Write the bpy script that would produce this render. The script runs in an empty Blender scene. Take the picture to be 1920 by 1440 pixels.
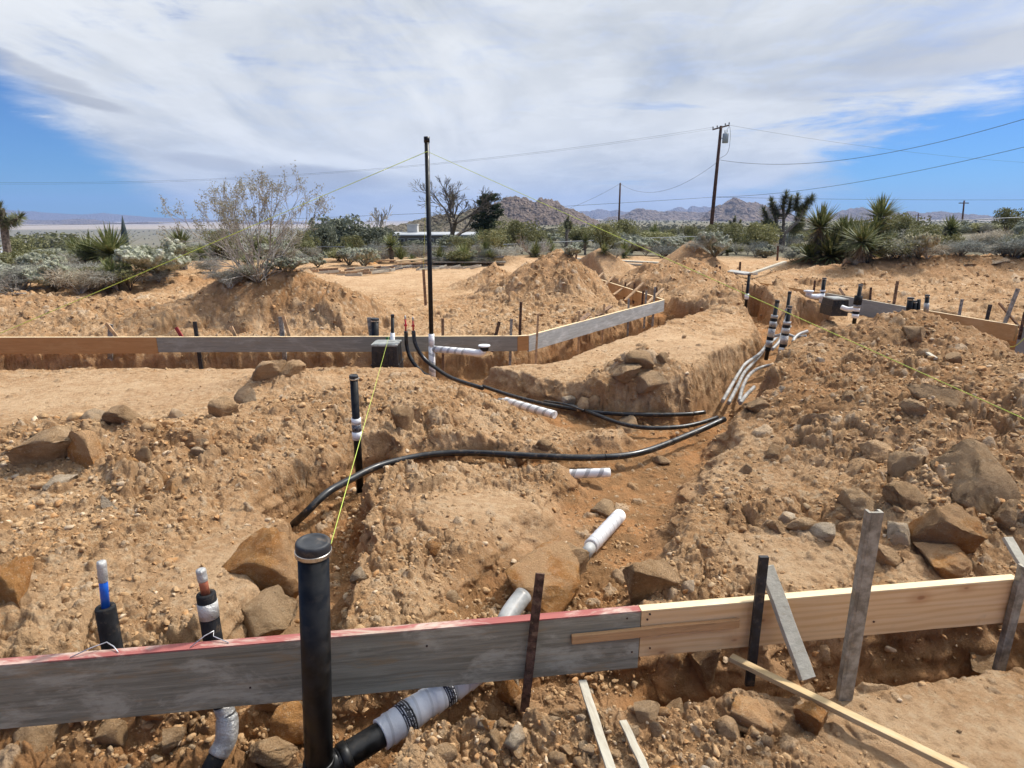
import bpy, math, random
import numpy as np
from mathutils import Vector, Matrix
R = math.radians
sc = bpy.context.scene
# ------------------------------------------------------------------ camera, sky, sun, exposure
F = 1150.0; PITCH = R(15.1); EYE = 1.6
cd = bpy.data.cameras.new('camera'); cam = bpy.data.objects.new('camera', cd); sc.collection.objects.link(cam)
cam.location = (0, 0, EYE); cam.rotation_euler = (R(90) - PITCH, 0, 0)
cd.sensor_width = 36.0; cd.lens = 36.0 * F / 1920.0; cd.clip_start = 0.05; cd.clip_end = 40000
sc.camera = cam
sc.view_settings.view_transform = 'Standard'; sc.view_settings.look = 'None'
sc.view_settings.exposure = 0.20; sc.view_settings.gamma = 1.0
SUN_EL = R(52); SUN_AZ = R(58)          # azimuth from +Y towards +X
sun_d = Vector((math.sin(SUN_AZ) * math.cos(SUN_EL), math.cos(SUN_AZ) * math.cos(SUN_EL), math.sin(SUN_EL)))
sl = bpy.data.lights.new('sun', 'SUN'); sun = bpy.data.objects.new('sun', sl); sc.collection.objects.link(sun)
sl.energy = 4.0; sl.angle = R(4.5); sl.color = (1.0, 0.955, 0.89)
sun.rotation_euler = sun_d.to_track_quat('Z', 'Y').to_euler()
sun.location = (0, 0, 30)

class NT:
    """tiny node-tree helper"""
    def __init__(s, tree): s.t = tree; s.n = tree.nodes; s.l = tree.links
    def new(s, typ, **kw):
        nd = s.n.new(typ)
        for k, v in kw.items(): setattr(nd, k, v)
        return nd
    def set(s, nd, key, val):
        if val is None: return
        if isinstance(val, bpy.types.NodeSocket): s.l.new(val, nd.inputs[key])
        else: nd.inputs[key].default_value = val
    def math(s, op, a, b=None, c=None, clamp=False):
        nd = s.n.new('ShaderNodeMath'); nd.operation = op; nd.use_clamp = clamp
        s.set(nd, 0, a); s.set(nd, 1, b); s.set(nd, 2, c); return nd.outputs[0]
    def noise(s, vec, scale, detail=4.0, rough=0.55, dist=0.0, out='Fac'):
        nd = s.n.new('ShaderNodeTexNoise'); s.set(nd, 'Vector', vec); nd.inputs['Scale'].default_value = scale
        nd.inputs['Detail'].default_value = detail; nd.inputs['Roughness'].default_value = rough
        nd.inputs['Distortion'].default_value = dist; return nd.outputs[out]
    def voro(s, vec, scale, feature='F1', out='Distance', rnd=1.0):
        nd = s.n.new('ShaderNodeTexVoronoi'); nd.feature = feature; s.set(nd, 'Vector', vec)
        nd.inputs['Scale'].default_value = scale; nd.inputs['Randomness'].default_value = rnd; return nd.outputs[out]
    def ramp(s, fac, a, b, lo=0.0, hi=1.0):
        nd = s.n.new('ShaderNodeMapRange'); nd.interpolation_type = 'SMOOTHSTEP'; s.set(nd, 0, fac)
        nd.inputs[1].default_value = a; nd.inputs[2].default_value = b; nd.inputs[3].default_value = lo; nd.inputs[4].default_value = hi
        return nd.outputs[0]
    def mix(s, fac, a, b, mode='MIX'):
        nd = s.n.new('ShaderNodeMix'); nd.data_type = 'RGBA'; nd.blend_type = mode
        s.set(nd, 0, fac); s.set(nd, 6, c4(a)); s.set(nd, 7, c4(b)); return nd.outputs[2]
    def mapping(s, vec, scale=(1, 1, 1), rot=(0, 0, 0), loc=(0, 0, 0)):
        nd = s.n.new('ShaderNodeMapping'); s.set(nd, 'Vector', vec)
        nd.inputs['Scale'].default_value = scale; nd.inputs['Rotation'].default_value = rot; nd.inputs['Location'].default_value = loc
        return nd.outputs[0]
def c4(c):
    if isinstance(c, (tuple, list)) and len(c) == 3: return (c[0], c[1], c[2], 1.0)
    return c

world = bpy.data.worlds.new('World'); sc.world = world; world.use_nodes = True
def build_world():
    w = NT(world.node_tree); w.n.clear()
    tc = w.new('ShaderNodeTexCoord'); d = tc.outputs['Generated']
    sky = w.new('ShaderNodeTexSky'); sky.sky_type = 'NISHITA'; sky.sun_disc = False
    sky.sun_elevation = SUN_EL; sky.sun_rotation = SUN_AZ; sky.altitude = 1000; sky.air_density = 1.0; sky.dust_density = 0.2; sky.ozone_density = 2.5
    sep = w.new('ShaderNodeSeparateXYZ'); w.l.new(d, sep.inputs[0]); x, y, z = sep.outputs
    zz = w.math('ADD', w.math('MAXIMUM', z, 0.0), 0.10)
    cx = w.math('DIVIDE', x, zz); cy = w.math('DIVIDE', y, zz)
    comb = w.new('ShaderNodeCombineXYZ'); w.l.new(cx, comb.inputs[0]); w.l.new(cy, comb.inputs[1])
    cp = comb.outputs[0]
    az = w.math('MULTIPLY', w.math('ARCTAN2', x, y), 57.2958)
    el = w.math('MULTIPLY', w.math('ARCSINE', z), 57.2958)
    ae = w.new('ShaderNodeCombineXYZ'); w.l.new(az, ae.inputs[0]); w.l.new(el, ae.inputs[1]); ae = ae.outputs[0]
    n1 = w.noise(w.mapping(cp, (1.0, 0.42, 1), (0, 0, R(-28))), 0.9, 7, 0.58, 0.6)
    n2 = w.noise(w.mapping(ae, (0.055, 0.30, 1), (0, 0, R(4))), 1.0, 8, 0.62, 0.5)
    n3 = w.noise(w.mapping(ae, (0.025, 0.06, 1), (0, 0, R(25)), (3, 7, 0)), 1.0, 6, 0.55, 0.8)
    wob = w.math('MULTIPLY', w.math('SUBTRACT', n2, 0.5), 13.0)
    wob3 = w.math('MULTIPLY', w.math('SUBTRACT', n3, 0.5), 9.0)
    # left clear wedge: azimuth smaller than a line that leans outwards with height
    la = w.math('ADD', az, w.math('MULTIPLY', el, 1.05))
    n4 = w.noise(w.mapping(ae, (0.16, 0.75, 1), (0, 0, R(6))), 1.0, 9, 0.66, 0.4); wob4 = w.math('MULTIPLY', w.math('SUBTRACT', n4, 0.5), 10.0)
    left = w.ramp(w.math('ADD', la, w.math('ADD', w.math('MULTIPLY', wob3, 0.35), w.math('MULTIPLY', wob4, .6))), -24.0, -29.5)
    # right clear wedge: low and to the right, streaky edge
    up = w.math('SUBTRACT', w.math('ADD', w.math('MULTIPLY', w.math('SUBTRACT', az, 4.0), 0.27), w.math('ADD', w.math('MULTIPLY', wob, 0.75), w.math('MULTIPLY', wob4, .35))), el)
    r1 = w.ramp(up, -0.8, 1.8)
    r2 = w.ramp(w.math('ADD', w.math('ADD', az, w.math('MULTIPLY', wob, 1.1)), w.math('MULTIPLY', el, 0.6)), 22.5, 30.0)
    right = w.math('MULTIPLY', r1, r2)
    # thin streaks of blue left of it
    st = w.math('MULTIPLY', w.ramp(n2, 0.50, 0.64), w.math('MULTIPLY', w.ramp(az, 2.0, 12.0), w.math('MULTIPLY', w.ramp(el, 0.5, 3.5), w.ramp(el, 11.0, 7.0))))
    st = w.math('MULTIPLY', st, 0.8)
    top = w.math('MULTIPLY', w.ramp(w.math('ADD', w.math('MULTIPLY', n1, .6), w.math('MULTIPLY', n4, .4)), 0.47, 0.66), w.math('MULTIPLY', w.ramp(el, 3.0, 14.0), w.math('ADD', .38, w.math('MULTIPLY', w.ramp(az, -2, -30), .42))))
    clear = w.math('MAXIMUM', w.math('MAXIMUM', left, right), w.math('MAXIMUM', st, top))
    wisps = w.math('MULTIPLY', w.ramp(n2, 0.40, 0.30), w.ramp(el, 1.0, 3.0))
    clear = w.math('MULTIPLY', clear, w.math('SUBTRACT', 1.0, w.math('MULTIPLY', wisps, 0.75)))
    # cloud tone: white veil with grey bellies
    g = w.ramp(n1, 0.38, 0.62)
    g2 = w.ramp(n3, 0.38, 0.66)
    tone = w.math('ADD', w.math('MULTIPLY', g, 0.45), w.math('MULTIPLY', g2, 0.55))
    def blob(a0, e0, wa, we, tilt, gain):
        da = w.math('SUBTRACT', az, a0); de = w.math('SUBTRACT', w.math('SUBTRACT', el, e0), w.math('MULTIPLY', da, tilt))
        q = w.math('ADD', w.math('POWER', w.math('ABSOLUTE', w.math('DIVIDE', w.math('ADD', da, w.math('MULTIPLY', wob, 0.20)), wa)), 2.0),
                   w.math('POWER', w.math('ABSOLUTE', w.math('DIVIDE', w.math('ADD', de, w.math('MULTIPLY', wob, 0.13)), we)), 2.0))
        return w.math('MULTIPLY', w.ramp(q, 1.25, 0.25), gain)
    b = blob(-17.5, 3.2, 7.0, 1.15, -0.02, 0.85)
    for p in ((-24.5, 4.3, 4.5, 0.6, -0.12, 0.5), (-36.5, 10.1, 5.5, 0.75, -0.33, 0.55), (-33.0, 8.2, 3.2, 0.5, -0.2, 0.65),
              (36.0, 11.2, 11.0, 1.5, 0.02, 0.55), (26.0, 9.6, 9.0, 0.9, 0.0, 0.3)):
        b = w.math('MAXIMUM', b, blob(*p))
    white = w.mix(tone, (0.82, 0.84, 0.855), (0.48, 0.515, 0.56))
    white = w.mix(w.math('MULTIPLY', w.ramp(n4, .45, .62), .35), white, (.80, .83, .86))
    cloud = w.mix(b, white, (0.36, 0.38, 0.43))
    glow = w.math('MULTIPLY', w.ramp(az, 0.0, 40.0), w.ramp(el, 2.0, 20.0))
    cloud = w.mix(w.math('MULTIPLY', glow, 0.30), cloud, (0.83, 0.85, 0.87))
    haz = w.ramp(el, 7.0, 0.0)
    cloud = w.mix(w.math('MULTIPLY', haz, 0.35), cloud, (0.60, 0.67, 0.76))
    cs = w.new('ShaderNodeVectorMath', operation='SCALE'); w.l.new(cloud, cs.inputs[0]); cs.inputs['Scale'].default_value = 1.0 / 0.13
    unseen_gain = w.math('ADD', 1.0, w.math('ADD', w.math('MULTIPLY', w.ramp(el, 22.0, 45.0), 0.9), w.math('MULTIPLY', w.ramp(y, 0.05, -0.45), 0.6)))  # extra brightness added to clouds out of view, lifting shade on camera-facing sides
    w.l.new(w.math('MULTIPLY', unseen_gain, 1.0 / 0.13), cs.inputs['Scale'])
    skyt = w.mix(1.0, sky.outputs[0], (0.20, 0.43, 0.73), 'MULTIPLY')
    f = w.math('MULTIPLY', clear, 0.97)
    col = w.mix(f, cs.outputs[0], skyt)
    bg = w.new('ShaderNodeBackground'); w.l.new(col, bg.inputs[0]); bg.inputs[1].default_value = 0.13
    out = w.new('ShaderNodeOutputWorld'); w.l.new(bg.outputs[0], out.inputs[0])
build_world()

# ------------------------------------------------------------------ pixel rays of the photograph (1920 x 1440) turned into world points
CP, SP = math.cos(PITCH), math.sin(PITCH)
def ray(px, py):
    u = (px - 960.0) / F; v = (720.0 - py) / F
    return u, CP + v * SP, -SP + v * CP
def at_z(px, py, z=0.0):
    dx, dy, dz = ray(px, py); t = (z - EYE) / dz
    return Vector((dx * t, dy * t, z))
def at_y(px, py, Y):
    dx, dy, dz = ray(px, py); t = Y / dy
    return Vector((dx * t, Y, EYE + dz * t))
def pxm(p):
    """photo pixels per metre at a point"""
    return F / (p[1] * CP - (p[2] - EYE) * SP)

# ------------------------------------------------------------------ numpy noise
def _h(ix, iy, seed):
    with np.errstate(over='ignore'):
        a = (ix.astype(np.int64) * 374761393 + iy.astype(np.int64) * 668265263 + seed * 2246822519) & 0xFFFFFFFF
        a = ((a ^ (a >> 13)) * 1274126177) & 0xFFFFFFFF
        a = ((a ^ (a >> 15)) * 2246822519) & 0xFFFFFFFF
        a = a ^ (a >> 16)
    return a.astype(np.float64) / 4294967295.0
def vnoise(x, y, seed=0):
    xi = np.floor(x); yi = np.floor(y); fx = x - xi; fy = y - yi
    def g(ox, oy):
        a = _h(xi + ox, yi + oy, seed) * 6.28318
        return np.cos(a) * (fx - ox) + np.sin(a) * (fy - oy)
    ux = fx * fx * fx * (fx * (fx * 6 - 15) + 10); uy = fy * fy * fy * (fy * (fy * 6 - 15) + 10)
    a = g(0, 0); b = g(1, 0); c = g(0, 1); d = g(1, 1)
    return ((a + (b - a) * ux) * (1 - uy) + (c + (d - c) * ux) * uy) * 1.5
def fbm(x, y, scale, octv=4, seed=0, gain=0.5, ridged=False):
    s = np.zeros_like(x); a = 1.0; f = scale; tot = 0
    for k in range(octv):
        n = vnoise(x * f + 17.3 * k, y * f - 9.1 * k, seed + k)
        if ridged: n = 1 - 2 * np.abs(n)
        s += a * n; tot += a; a *= gain; f *= 2.03
    return s / tot
def sstep(a, b, x):
    t = np.clip((x - a) / (b - a), 0, 1); return t * t * (3 - 2 * t)
def stones(x, y, cell, prob, seed, flat=0.55, lo=0.28, hi=0.52):
    """embedded clods: one possible stone per cell; returns height and a per-stone random value"""
    wx = x + fbm(x, y, 1.6 / cell, 2, seed + 50) * cell * 0.32; wy = y + fbm(x, y, 1.6 / cell, 2, seed + 60) * cell * 0.32
    gx = wx / cell; gy = wy / cell; ix = np.floor(gx); iy = np.floor(gy)
    best = np.zeros_like(x); idr = np.zeros_like(x)
    for ox in (-1, 0, 1):
        for oy in (-1, 0, 1):
            cx = ix + ox; cy = iy + oy
            r = (lo + (hi - lo) * _h(cx, cy, seed + 3) ** 1.6); a = _h(cx, cy, seed + 4) * 3.1416
            qx = gx - (cx + 0.15 + 0.7 * _h(cx, cy, seed + 1)); qy = gy - (cy + 0.15 + 0.7 * _h(cx, cy, seed + 2))
            ca = np.cos(a); sa = np.sin(a); e = 0.62 + 0.38 * _h(cx, cy, seed + 5)
            u = (qx * ca + qy * sa); v = (-qx * sa + qy * ca) / e
            # tilted faceted top
            m = np.maximum(np.abs(u) * 0.86 + np.abs(v) * 0.5, np.sqrt(u * u + v * v) * 0.97)
            k = np.clip(1 - (m / r) ** 3.0, 0, 1)
            tilt = 1 + 0.7 * (u * (_h(cx, cy, seed + 7) - .5) + v * (_h(cx, cy, seed + 8) - .5)) / r
            hh = r * cell * flat * k ** 0.6 * tilt * (_h(cx, cy, seed + 6) < prob)
            m2 = hh > best
            idr = np.where(m2, _h(cx, cy, seed + 9), idr); best = np.where(m2, hh, best)
    return best, idr

def facets(x, y, cell, seed, warp=.30):
    """broken crust: every cell is a tilted slab with its own level, cracks between"""
    wx = x + fbm(x, y, 1.3 / cell, 3, seed + 50) * cell * warp; wy = y + fbm(x, y, 1.3 / cell, 3, seed + 60) * cell * warp
    gx = wx / cell; gy = wy / cell; ix = np.floor(gx); iy = np.floor(gy)
    f1 = np.full_like(x, 9.); f2 = np.full_like(x, 9.); v = np.zeros_like(x); idr = np.zeros_like(x)
    for ox in (-1, 0, 1):
        for oy in (-1, 0, 1):
            cx = ix + ox; cy = iy + oy; qx = gx - cx - _h(cx, cy, seed + 1); qy = gy - cy - _h(cx, cy, seed + 2); d = qx * qx + qy * qy
            r = _h(cx, cy, seed + 3); h = (r - .5) + 1.5 * (qx * (_h(cx, cy, seed + 4) - .5) + qy * (_h(cx, cy, seed + 5) - .3))
            n = d < f1; f2 = np.where(n, f1, np.minimum(f2, d)); v = np.where(n, h, v); idr = np.where(n, r, idr); f1 = np.where(n, d, f1)
    e = np.sqrt(f2) - np.sqrt(f1)
    return v - .55 * (1 - sstep(0, .16, e)), idr
# ------------------------------------------------------------------ the lie of the land
NB0, NB1 = at_z(0, 1247), at_z(1912, 1085)           # near form board line (top front edge), collinear
def near_board_y(x): return NB0.y + (x - NB0.x) * (NB1.y - NB0.y) / (NB1.x - NB0.x)
def poly_d(x, y, pts):
    best = np.full_like(x, 1e9); tt = np.zeros_like(x); n = len(pts) - 1
    for i in range(n):
        ax, ay = pts[i][:2]; bx, by = pts[i + 1][:2]; dx, dy = bx - ax, by - ay
        t = np.clip(((x - ax) * dx + (y - ay) * dy) / (dx * dx + dy * dy + 1e-12), 0, 1)
        d = np.hypot(x - ax - t * dx, y - ay - t * dy)
        tt = np.where(d < best, (i + t) / n, tt); best = np.minimum(best, d)
    return best, tt
def PZ(lst, z): return [at_z(a, b, z) for a, b in lst]
TRENCH = [   # points, half width, floor, wall width, edge wobble
    ([(-16, 7.9), (-7.2, 8.0), (.30, 8.15), (3.35, 12.35)], .40, -.66, .26, .10),
    (PZ([(500, 1230), (600, 1040), (610, 950), (640, 905)], -.3), .13, -.62, .17, .12),
    (PZ([(560, 950), (615, 915), (720, 880), (850, 862), (1050, 862), (1200, 848), (1360, 790)], -.34), .14, -.44, .20, .14),
    (PZ([(560, 960), (600, 925), (650, 893), (690, 868)], -.35), .17, -.58, .15, .10),
    (PZ([(850, 712), (960, 752), (1110, 792), (1260, 800), (1360, 790)], -.36), .27, -.46, .19, .12),
    (PZ([(1260, 840), (1185, 900), (1120, 1010), (1050, 1090), (955, 1170)], -.36), .24, -.47, .34, .14),
    (PZ([(1330, 800), (1385, 735), (1430, 680), (1465, 640), (1490, 606), (1530, 590)], -.34), .22, -.58, .20, .12),
    (PZ([(1460, 640), (1430, 600), (1402, 578)], -.3), .14, -.48, .2, .12),
    (PZ([(1550, 556), (1700, 584), (1905, 640), (1990, 720)], -.15), .30, -.6, .3, .14),
    ([(2.9, 12.6), (2.35, 15.2), (1.75, 18.2)], .42, -.42, .3, .1),
]
def G(px, py, Y=None, z=None):
    p = at_y(px, py, Y) if Y else at_z(px, py, z); return p.x, p.y
MOUND = [    # x, y, height, rx, ry, rotation, profile (0 gauss, 1 cone)
    (1.08, 14.0, .95, 1.9, 1.7, 0, 1), (1.2, 12.6, .28, 1.2, 1.2, .2, 1), (0.3, 13.2, .35, 1.6, 1.2, 0, 1),
    (-.45, 15.6, .55, 1.2, 1.1, 0, 1),
    (-3.9, 11.2, .72, 1.9, 1.5, 0, 1), (-5.0, 11.0, .35, 1.5, 1.2, 0, 1), (-3.0, 10.6, .3, 1.4, .9, 0, 1), (-7.6, 10.6, .30, 2.8, 1.0, -.1, 0), (-10.5, 11.0, .25, 2.2, 1.1, 0, 0),
    (-9.0, 15.5, .28, 3.0, 1.3, .25, 0), (-6.4, 17.0, .22, 2.4, 1.0, 0, 0),
    (2.6, 18.6, .8, 1.7, 1.4, 0, 1), (5.3, 18.6, 1.0, 1.5, 1.5, 0, 1), (4.4, 15.3, .75, 2.0, 1.6, .4, 1), (5.2, 13.3, .42, 1.9, 1.3, -.3, 1), (3.6, 16.6, .5, 1.3, 1.1, 0, 1), (5.0, 10.6, -.1, 1.2, .9, 0, 0),
    # the big rubble bank on the right
    (4.75, 7.25, .44, 1.5, .85, -.35, 1), (4.6, 6.9, .36, 2.2, 1.3, -.3, 0), (3.9, 5.5, .30, 1.9, 1.1, -.5, 0), (3.0, 4.55, .22, 1.1, .8, -.4, 0), (4.1, 4.3, .34, 1.4, .9, 0, 0),
    (3.0, 3.45, .20, .95, .55, .2, 0), (5.6, 5.1, .35, 1.5, 1.2, 0, 0), (2.2, 3.4, .10, .6, .5, 0, 0), (2.65, 5.6, .16, .6, 1.1, -.3, 0),
    # left rubble
    (-3.55, 4.6, .22, 1.0, .5, .1, 0), (-2.5, 4.5, .10, .9, .6, 0, 0), (-2.6, 6.6, .16, .7, .3, .3, 0), (-1.9, 5.6, .12, .8, .5, 0, 0), (-3.0, 3.1, .08, 1.1, .6, 0, 0),
    # block of earth between the two hose trenches
    (-1.05, 5.75, .15, .85, .42, -.1, 0), (-1.35, 6.5, .08, .9, .3, -.1, 0), (.35, 5.4, -.10, .7, .7, 0, 0),
    # oval pad
    (2.0, 7.9, .12, 1.5, 1.9, 0, 0), (1.45, 6.6, .26, .5, .42, .3, 0), (1.1, 6.3, .12, .9, .3, 0, 0),
    (-.45, 3.6, .05, .8, .6, 0, 0), (1.15, 3.3, .10, .5, .4, 0, 0),
    (6.6, 11.5, -.22, 1.3, 3.2, -.25, 0), (5.6, 11.0, -.18, 1.3, 1.4, 0, 0), (11, 17.5, .55, 3.2, 1.6, -.1, 0), (15, 16.0, .6, 3.4, 1.8, -.2, 0), (11.0, 20.5, .6, 2.2, 1.2, 0, 0), (19, 17, .9, 4, 2.2, 0, 0), (12.5, 13.3, .35, 2.2, .9, -.3, 0),
    (6.4, 8.6, -.15, 1.2, 1.0, 0, 0), (10.5, 11.6, .25, 1.2, .9, 0, 0),
    (-1.0, 22.5, .35, 2.4, .7, 0, 0),
]
RUB = [      # rubble density zones: x, y, r, strength
    (4.3, 5.8, 2.0, 1.0), (3.4, 4.3, 1.2, 1.0), (2.9, 3.5, .8, .95), (5.4, 4.4, 1.5, .9), (2.6, 5.4, .8, .55),
    (-3.4, 4.4, .9, 1.0), (-2.5, 4.5, .8, .9), (-2.9, 3.5, 1.0, .75), (-1.9, 5.7, .6, .7), (-1.1, 5.6, 1.0, .7), (-.2, 5.6, .7, .6), (-2.6, 6.7, .5, .5),
    (1.45, 6.4, .6, .8), (-.6, 3.6, .5, .4), (-.2, 2.9, .5, .45), (1.5, 3.5, .5, .4), (-.2, 4.2, .6, .45),
    (0.1, 1.9, .5, .8), (.75, 1.9, .35, .8), (1.1, 1.75, .3, .5), (-1.3, 2.0, 1.2, .9),
    (1.2, 13.0, 2.0, .8), (4.3, 14.8, 2.8, .85), (-4.0, 11.0, 2.0, .8), (-8.0, 10.8, 3.0, .85), (.5, 10.8, 1.8, .8), (6.5, 9.5, 1.6, .6), (12, 16, 5, .8), (11.0, 12.0, 2.5, .8), (-9, 16, 3, .7), (-.4, 15.5, 1, .7), (1.3, 2.9, .6, .6), (-.1, 2.75, .9, .7), (-1.2, 4.2, .8, .8),
]
PADS = [(-4.4, 6.3, 1.9, 1.0), (2.1, 8.4, 1.3, 1.7), (-.1, 3.7, .6, .4), (1.6, 1.9, .5, .35), (2.3, 1.8, .9, .3), (1.5, 3.0, .35, .3), (-1.5, 2.9, .5, .5), (-4, 17, 3, 2.5), (0, 20, 6, 3), (13, 20, 4, 2.0)]
def land(x, y, detail=True, attrs=False):
    x = np.asarray(x, float); y = np.asarray(y, float)
    r = np.hypot(x, y); azm = np.degrees(np.arctan2(x, np.maximum(y, .01)))
    nby = near_board_y(x)
    wl = fbm(x, y, .9, 3, 11)
    h = np.full_like(x, -.20)
    # interior falls a little at the middle, outside beyond the forms is near the form tops
    h += sstep(8.9, 10.5, y) * .12 + sstep(14, 24, y) * .10
    h -= .10 * np.exp(-(((x - .2) / 1.6) ** 2 + ((y - 3.6) / 1.7) ** 2))
    h += .035 * fbm(x, y, .5, 3, 5) * sstep(1, 3, r)
    # camera side of the near forms
    outer = sstep(nby - .02, nby - .12, y)
    h = h * (1 - outer) + outer * (-.31 + .03 * fbm(x, y, 1.5, 3, 8) + .05 * sstep(1.5, .6, y))
    mz = np.zeros_like(x)
    for (mx, my, mh, rx, ry, rot, kind) in MOUND:
        c, s = math.cos(rot), math.sin(rot); qx = ((x - mx) * c + (y - my) * s) / rx; qy = (-(x - mx) * s + (y - my) * c) / ry
        q = np.hypot(qx, qy)
        if kind: m = mh * np.clip(1.0 - q * (1 + .22 * wl) , 0, 1) ** 1.12
        else: m = mh * np.exp(-(q * q) * 1.3)
        h += m; mz += m
    # long-distance shape
    far = np.maximum(r - 27, 0)
    left = 1 - sstep(-14, 4, azm)
    drop = left * 41 * (1 - np.exp(-far / 420)) + (1 - left) * 6.5 * (1 - np.exp(-far / 330))
    rise = sstep(22, 38, azm) * 1.1 * sstep(24, 55, r) * np.exp(-np.maximum(r - 60, 0) / 150)
    h = h - drop + rise
    h += (r > 40) * 1.2 * fbm(x, y, 1 / 120., 3, 31) * sstep(40, 220, r)
    # trenches
    ew = fbm(x, y, 3.1, 3, 21)
    tr = np.zeros_like(x); wallm = np.zeros_like(x)
    for pts, hw, fl, ww, wob in TRENCH:
        d, t = poly_d(x, y, pts); d = d + ew * wob
        m = 1 - sstep(hw, hw + ww, d)
        flo = fl + .035 * fbm(x, y, 2.3, 3, 77)
        m = np.clip(m * 1.0, 0, 1); wallm = np.maximum(wallm, 4 * m * (1 - m) * np.clip((h - flo) * 3, 0, 1))
        h = np.where(flo < h, h * (1 - m) + flo * m, h); tr = np.maximum(tr, m)
    # near footing trench below the forms, on the left it opens towards the camera
    a0 = nby - (.14 + sstep(-.35, -.75, x) * 1.1 ) + ew * .05 ; a1 = nby + .05 + ew * .10 + .10 * sstep(-.2, -.9, x)
    m = sstep(a0 - .07, a0, y) * (1 - sstep(a1, a1 + .26, y)) * (1 - .5 * sstep(.75, .5, x) * sstep(-.3, .0, x))
    flo = -.70 + .16 * sstep(-.5, -.9, x) + .04 * fbm(x, y, 2.7, 3, 78)
    wallm = np.maximum(wallm, 4 * m * (1 - m) * np.clip((h - flo) * 3, 0, 1))
    h = h * (1 - m) + np.minimum(h, flo) * m; tr = np.maximum(tr, m)
    rub = np.zeros_like(x)
    for (ax, ay, ar, s) in RUB: rub = np.maximum(rub, s * np.exp(-((x - ax) ** 2 + (y - ay) ** 2) / (ar * ar) * .9))
    pad = np.zeros_like(x)
    for (ax, ay, arx, ary) in PADS: pad = np.maximum(pad, np.exp(-(((x - ax) / arx) ** 2 + ((y - ay) / ary) ** 2) ** 1.6))
    rub = np.clip(rub + .25 * fbm(x, y, .8, 3, 40) + .10, 0.04, 1) * (1 - .92 * pad)
    near = 1 - sstep(24, 30, r)
    rub = rub * near
    if not detail: return h
    rg = rub * (1 - .3 * tr)
    amp = (.010 + .055 * rub) * near
    h = h + amp * fbm(x, y, 1.9, 5, 60, .58)
    h = h + near * (.004 + .016 * rub) * (1 - .8 * wallm) * fbm(x, y, 11., 4, 61, .6, True)
    # gullied slopes and cracked crust
    h = h - near * .022 * sstep(.80, .97, fbm(x, y, .85, 3, 90, .5, True)) * (1 - pad) * (.4 + rub)
    big = fbm(x, y, 1.3, 2, 44)
    sid = np.zeros_like(x); sh = np.zeros_like(x)
    n = r < 30
    xs, ys, rs = x[n], y[n], rg[n]
    if xs.size:
        H = np.zeros_like(xs); I = np.zeros_like(xs)
        for cell, pk, sd, fl in ((.42, .12, 100, .50), (.21, .28, 200, .55), (.105, .42, 300, .55), (.052, .5, 400, .5)):
            pr = np.clip(rs * 1.25 * pk + (0.03 if cell < .11 else 0) + (.22 * (rs > .1) if cell < .06 else 0), 0, .95)
            if cell > .3: pr = pr * (rs > .45)
            lim = 30 if cell > .06 else (16 if cell > .03 else 8)
            q = np.hypot(xs, ys) < lim
            hh, ii = stones(xs[q], ys[q], cell, pr[q], sd, fl)
            H2 = np.zeros_like(xs); I2 = np.zeros_like(xs); H2[q] = hh; I2[q] = ii
            I = np.where(H2 > .3 * H + .002, I2, I); H = H * .85 + H2
        wq = 1 - wallm[n] * .30; H *= 1 - wallm[n] * .6
        patch = sstep(-.22, .25, fbm(xs, ys, 1.1, 3, 808)) * sstep(.12, .45, rs); qn = np.hypot(xs, ys)
        FH = np.zeros_like(xs)
        for cell, amp_, sd, lim in ((.95, .13, 900, 30), (.46, .10, 1000, 30), (.20, .068, 1100, 30), (.095, .026, 1200, 18), (.045, .009, 1300, 9)):
            q = (qn < lim) & (rs > .1); fv, fi = facets(xs[q], ys[q], cell, sd); t_ = np.zeros_like(xs); t_[q] = fv
            gate = sstep(-.3, .15, fbm(xs, ys, .5 / cell, 2, sd + 7)) if cell > .1 else 1.0
            if cell > .9: gate = gate * sstep(7, 10, qn)
            FH += t_ * amp_ * gate
        H += FH * np.maximum(patch, .30 * sstep(.1, .25, rs)) * np.minimum(1, .45 + rs) * wq
        sh[n] = H; sid[n] = np.where(H > .004, I, 0)
    h = h + sh * near
    # angular break-up of everything loose
    h = h + near * rub * .010 * fbm(x, y, 34., 3, 70, .6, True) * (r < 12)
    if attrs:
        sid = sid * (1 - np.clip(wallm * 3, 0, 1)); land.pad = pad * near
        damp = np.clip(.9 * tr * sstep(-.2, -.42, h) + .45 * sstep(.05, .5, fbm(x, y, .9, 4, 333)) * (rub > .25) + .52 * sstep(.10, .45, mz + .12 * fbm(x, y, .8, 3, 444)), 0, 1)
        veg = sstep(25, 32, r + 4 * fbm(x, y, .15, 3, 9))
        return h, damp, sid, veg, wallm
    return h
def hz(x, y): return float(land(np.array([x]), np.array([y]))[0])
def hit(px, py, detail=False):
    """where the photo ray first meets the land"""
    dx, dy, dz = ray(px, py)
    t = np.geomspace(1.2, 300, 900) if dz > -.12 else np.linspace(1.2, min(60, 3.2 / -dz), 900)
    z = EYE + dz * t; hh = land(dx * t, dy * t, detail)
    k = int(np.argmax(z < hh)) if (z < hh).any() else len(t) - 1
    return Vector((dx * t[k], dy * t[k], hh[k]))

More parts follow.
